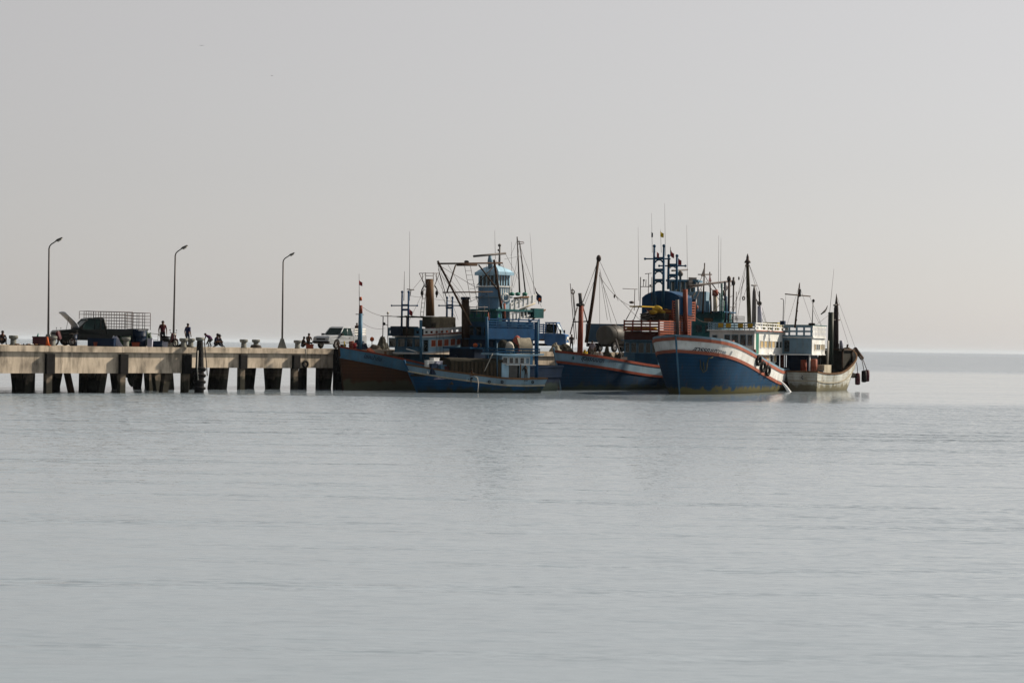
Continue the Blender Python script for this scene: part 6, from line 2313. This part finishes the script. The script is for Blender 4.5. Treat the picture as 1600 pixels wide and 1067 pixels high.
def person(loc, rz, pose, shirt, trousers, label, hair=hairm, hat=None, scale=1.0, sleeves=True):
    """one continuous skinned body; materials by body region; hair or hat as a child"""
    # joints in metres, figure faces +x
    J = {'pelvis': (0, 0, .93), 'belly': (0, 0, 1.08), 'chest': (.01, 0, 1.30), 'neck': (0, 0, 1.47), 'head': (.03, 0, 1.58), 'crown': (.02, 0, 1.67)}
    for s_, q in ((1, 'l'), (-1, 'r')):
        J['hip' + q] = (0, .10 * s_, .90)
        J['knee' + q] = (.03, .11 * s_, .50)
        J['ankle' + q] = (-.01, .11 * s_, .09)
        J['toe' + q] = (.16, .13 * s_, .04)
        J['sho' + q] = (0, .18 * s_, 1.40)
        J['elb' + q] = (-.03, .25 * s_, 1.13)
        J['wri' + q] = (.05, .25 * s_, .88)
    if pose == 'sit' or pose == 'sit_ground':
        zs = .42 if pose == 'sit' else .16
        dz = zs - .93
        for k in ('pelvis', 'belly', 'chest', 'neck', 'head', 'crown', 'shol', 'shor', 'elbl', 'elbr', 'wril', 'wrir'):
            x, y, z = J[k]
            J[k] = (x + (z - .93) * .18, y, z + dz)
        for s_, q in ((1, 'l'), (-1, 'r')):
            J['hip' + q] = (.02, .11 * s_, zs)
            if pose == 'sit':
                J['knee' + q] = (.42, .13 * s_, zs + .05)
                J['ankle' + q] = (.40, .13 * s_, .09)
                J['toe' + q] = (.56, .14 * s_, .04)
            else:
                J['knee' + q] = (.34, .16 * s_, .46)
                J['ankle' + q] = (.48, .14 * s_, .09)
                J['toe' + q] = (.63, .15 * s_, .05)
            J['elb' + q] = (.20, .24 * s_, zs + .26)
            J['wri' + q] = (.38, .15 * s_, zs + .24)
    if pose == 'bend':
        J.update({'pelvis': (-.12, 0, .62), 'belly': (.0, 0, .74), 'chest': (.18, 0, .84), 'neck': (.32, 0, .90), 'head': (.42, 0, .94), 'crown': (.50, 0, .97)})
        for s_, q in ((1, 'l'), (-1, 'r')):
            J['hip' + q] = (-.12, .10 * s_, .58)
            J['knee' + q] = (.14, .13 * s_, .38)
            J['ankle' + q] = (-.04, .12 * s_, .09)
            J['toe' + q] = (.12, .13 * s_, .04)
            J['sho' + q] = (.25, .18 * s_, .86)
            J['elb' + q] = (.32, .22 * s_, .60)
            J['wri' + q] = (.40, .16 * s_, .36)
    if pose == 'lean':
        for k in ('belly', 'chest', 'neck', 'head', 'crown', 'shol', 'shor'):
            x, y, z = J[k]
            J[k] = (x + (z - .93) * .25, y, z - (z - .93) * .04)
        for s_, q in ((1, 'l'), (-1, 'r')):
            J['elb' + q] = (.26, .25 * s_, 1.12)
            J['wri' + q] = (.45, .18 * s_, 1.05)
    names = list(J)
    rad = {'pelvis': .135, 'belly': .125, 'chest': .15, 'neck': .055, 'head': .088, 'crown': .072}
    for q in 'lr':
        rad.update({'hip' + q: .085, 'knee' + q: .058, 'ankle' + q: .040, 'toe' + q: .036, 'sho' + q: .058, 'elb' + q: .043, 'wri' + q: .030})
    E = [('pelvis', 'belly'), ('belly', 'chest'), ('chest', 'neck'), ('neck', 'head'), ('head', 'crown')]
    for q in 'lr':
        E += [('pelvis', 'hip' + q), ('hip' + q, 'knee' + q), ('knee' + q, 'ankle' + q), ('ankle' + q, 'toe' + q), ('chest', 'sho' + q), ('sho' + q, 'elb' + q), ('elb' + q, 'wri' + q)]
    reg = {}
    # nose, hands with five fingers
    hd, nk = Vector(J['head']), Vector(J['neck'])
    up = (Vector(J['crown']) - nk).normalized()
    fwd = Vector((1, 0, 0)) - up * up.x
    fwd = fwd.normalized() if fwd.length > .1 else Vector((0, 0, -1))
    J['nose'] = tuple(hd + fwd * .10)
    rad['nose'] = .016
    names.append('nose')
    E.append(('head', 'nose'))
    for s_, q in ((1, 'l'), (-1, 'r')):
        w, el = Vector(J['wri' + q]), Vector(J['elb' + q])
        dr = (w - el).normalized()
        sd = Vector((0, 1, 0)).cross(dr)
        sd = sd.normalized() if sd.length > .1 else Vector((1, 0, 0))
        palm = w + dr * .06
        J['palm' + q] = tuple(palm)
        rad['palm' + q] = .034
        names.append('palm' + q)
        E.append(('wri' + q, 'palm' + q))
        for f_ in range(4):
            o_ = sd * (-.030 + .020 * f_)
            k1, k2 = 'fa%s%d' % (q, f_), 'fb%s%d' % (q, f_)
            ln = (.062, .074, .078, .068)[f_]
            J[k1] = tuple(palm + o_ * 1.1 + dr * .05)
            J[k2] = tuple(palm + o_ * 1.25 + dr * (.05 + ln * .75) + Vector((.012, -.02 * s_, 0)))
            rad[k1], rad[k2] = .010, .008
            names += [k1, k2]
            E += [('palm' + q, k1), (k1, k2)]
        k1 = 'th' + q
        J[k1] = tuple(w + dr * .055 + sd * .055)
        rad[k1] = .011
        names.append(k1)
        E.append(('palm' + q, k1))
    idx = {n: i for i, n in enumerate(names)}
    me = bpy.data.meshes.new('body')
    me.from_pydata([J[n] for n in names], [(idx[a], idx[b]) for a, b in E], [])
    ob = bpy.data.objects.new('tmp', me)
    COL.objects.link(ob)
    sk = ob.modifiers.new('skin', 'SKIN')
    sk.use_smooth_shade = True
    sv = me.skin_vertices[0].data
    for n in names:
        sv[idx[n]].radius = (rad[n], rad[n] * (1.15 if n in ('chest', 'pelvis', 'belly') else 1))
        sv[idx[n]].use_root = (n == 'pelvis')
    sb = ob.modifiers.new('sub', 'SUBSURF')
    sb.levels = sb.render_levels = 1
    dg = bpy.context.evaluated_depsgraph_get()
    bm_ = bpy.data.meshes.new_from_object(ob.evaluated_get(dg))
    bpy.data.objects.remove(ob)
    bm_.materials.clear()
    for m_ in (skinm, shirt, trousers, black):
        bm_.materials.append(m_)

    def region(a, b):
        st_ = {a, b}
        if 'pelvis' in st_ or any(n.startswith(('hip', 'knee')) for n in st_):
            if 'belly' in st_:
                return 1
            return 2 if not any(n.startswith('ankle') for n in st_) else 2
        if any(n.startswith('toe') for n in st_):
            return 3
        if st_ <= {'belly', 'chest', 'shol', 'shor'} or any(n.startswith('sho') for n in st_):
            return 1
        if any(n.startswith('elb') for n in st_):
            return 1 if (sleeves and any(n.startswith('sho') for n in st_)) else 0
        return 0
    segs = [(Vector(J[a]), Vector(J[b]), region(a, b)) for a, b in E]
    for p_ in bm_.polygons:
        c = p_.center
        best, br = 1e9, 0
        for a, b, r_ in segs:
            ab = b - a
            t = max(0, min(1, (c - a).dot(ab) / max(ab.length_squared, 1e-9)))
            d_ = (c - (a + ab * t)).length
            if d_ < best:
                best, br = d_, r_
        p_.material_index = br
        p_.use_smooth = True
    e = empty('person', loc, rz, label, 'person', 'people on the pier and boats')
    e.scale = (scale,) * 3
    bo = bpy.data.objects.new('body', bm_)
    COL.objects.link(bo)
    bo.parent = e
    # hair cap / hat
    cr = Vector(J['crown'])
    m_ = MB().ball(hd + up * .045 - fwd * .022, .098, .094, .092, 12, 8)
    m_.build('hair', hair, e)
    if hat is not None:
        h = MB()
        h.lathe(hd + up * .085, [(.20, -.02), (.20, .0), (.105, .02), (.10, .09), (.06, .12)], 14)
        h.build('hat', hat, e)
    for s_ in (-1, 1):
        MB().ball(hd + fwd * .083 + Vector((0, .032 * s_, 0)) + up * .012, .011, .012, .009, 6, 4).build('eye', black, e)
        MB().ball(hd + Vector((0, .09 * s_, 0)), .02, .012, .03, 6, 4).build('ear', skinm, e)
    return e


def pier_person(px, y, rz, pose, shirt, trousers, label, **k):
    return person(place(px, y), rz, pose, shirt, trousers, label, **k)


jean, dark_tr = cloth((.02, .03, .06)), cloth((.02, .02, .022))
pier_person(3, PLAT + 1.0, R(-60), 'sit_ground', cloth((.03, .02, .02)), dark_tr, 'person in dark clothes crouching on the platform near the float line')
pier_person(254, PLAT + 2.2, R(-70), 'stand', cloth((.07, .012, .02)), dark_tr, 'person in a maroon shirt standing beside the motorbike', scale=1.08)
pier_person(293, PLAT + 2.6, R(60), 'stand', cloth((.02, .03, .10)), jean, 'person in a blue shirt standing behind the paired bollards')
pier_person(328, 1.4, R(150), 'bend', cloth((.05, .015, .06)), dark_tr, 'person in purple bending forward beside the black fender pile')
pier_person(337, 1.6, R(-20), 'sit_ground', cloth((.015, .02, .06)), jean, 'person in dark blue sitting on the pier beside the one in a hat', scale=1.12)
pier_person(346, 1.3, R(200), 'sit_ground', cloth((.02, .022, .03)), dark_tr, 'person in a brimmed hat sitting on the pier', hat=black, scale=1.0)
pier_person(481.5, 2.0, R(-60), 'sit', cloth((.05, .03, .02)), dark_tr, 'person in brown sitting behind the red crate by the silver pickup')
pier_person(472.5, 2.2, R(-20), 'sit_ground', cloth((.02, .02, .02)), dark_tr, 'person in black sitting on the pier beside a bollard', scale=1.0)
q = Matrix.Rotation(wrz, 3, 'Z') @ Vector((-2.2, .1, .72))
person(WTRUCK + q, wrz, 'stand', cloth((.06, .02, .02)), dark_tr, 'person in dark red standing in the bed of the silver pickup', scale=.82)
pier_person(893, 3.2, R(-90), 'stand', cloth((.03, .03, .035)), dark_tr, 'person in black standing on the pier between the cargo truck and the red mast', scale=.92)


def boat_person(b, px, lat, py_foot, rz, pose, shirt, trousers, label, **k):
    p_ = b.F.P(px, py_foot, lat)
    zd = b.zs(b.t_of(p_.x, 1.5)) - b.bul + .09
    zf = k.pop('z', zd)
    return person(b.F.world(p_.x, lat, zf), rz, pose, shirt, trousers, label, **k)


boat_person(BR, 925, .2, 555, R(75), 'stand', cloth((.34, .33, .40)), cloth((.16, .16, .16)), 'person in a lilac white shirt and grey shorts standing by the derrick', z=BR.zs(.8) - BR.bul + .55)
boat_person(BR, 938, 1.2, 560, R(100), 'sit', cloth((.36, .34, .36)), dark_tr, 'person in a pale shirt sitting at the rail of the boat with red racks', z=BR.zs(.75) - BR.bul + .35, scale=1.05)
boat_person(BS, 822, 1.38, 592, R(120), 'lean', cloth((.02, .02, .02)), cloth((.05, .05, .05)), 'person in black leaning at the stern doorway of the small blue boat', z=.95 - .09, scale=.80)
boat_person(BS, 738, 1.28, 585, R(-120), 'sit', cloth((.10, .09, .07)), dark_tr, 'person in grey brown sitting before the net hut boards', z=.72, scale=.9)

# ------------------------------------------------------------------ birds
def bird(px, py, D, label, sz=.5):
    w = at(px, py, D)
    e = empty('bird', w, random.uniform(0, 6), label, 'bird', 'birds in the sky')
    MB().tube([(-.22 * sz, 0, 0), (0, 0, .02), (.2 * sz, 0, .02), (.3 * sz, 0, .03)], [.02, .07 * sz, .05 * sz, .01], 8).build('body', black, e)
    for s_ in (-1, 1):
        m_ = MB().add([(.1 * sz, 0, .02), (-.1 * sz, 0, .02), (-.12 * sz, s_ * .35 * sz, .16 * sz), (.04 * sz, s_ * .3 * sz, .16 * sz), (-.2 * sz, s_ * .75 * sz, .05 * sz)], [(0, 1, 2, 3), (3, 2, 4)])
        o_ = m_.build('wing', black, e)
        q = o_.modifiers.new('thick', 'SOLIDIFY')
        q.thickness = .012


bird(315, 72, 190, 'dark bird flying higher of the two in the open sky', .3)
bird(425, 119, 300, 'faint small bird flying lower of the two in the open sky', .4)


# ------------------------------------------------------------------ hazy sea air
def make_haze():
    m = bpy.data.materials.new('sea_haze')
    m.use_nodes = True
    nt = m.node_tree
    nt.nodes.clear()
    out = nt.nodes.new('ShaderNodeOutputMaterial')
    v = nt.nodes.new('ShaderNodeVolumePrincipled')
    v.inputs['Color'].default_value = (0.74, 0.87, 1.0, 1)
    v.inputs['Density'].default_value = 0.00003
    v.inputs['Anisotropy'].default_value = 0.0
    nt.links.new(v.outputs[0], out.inputs['Volume'])
    S = 31000
    o = MB().box(-S, S, -S, S, -1.0, 34.0).build('haze', m)
    tag(o, 'thin pale haze in the air over the sea', kind='stuff')


make_haze()
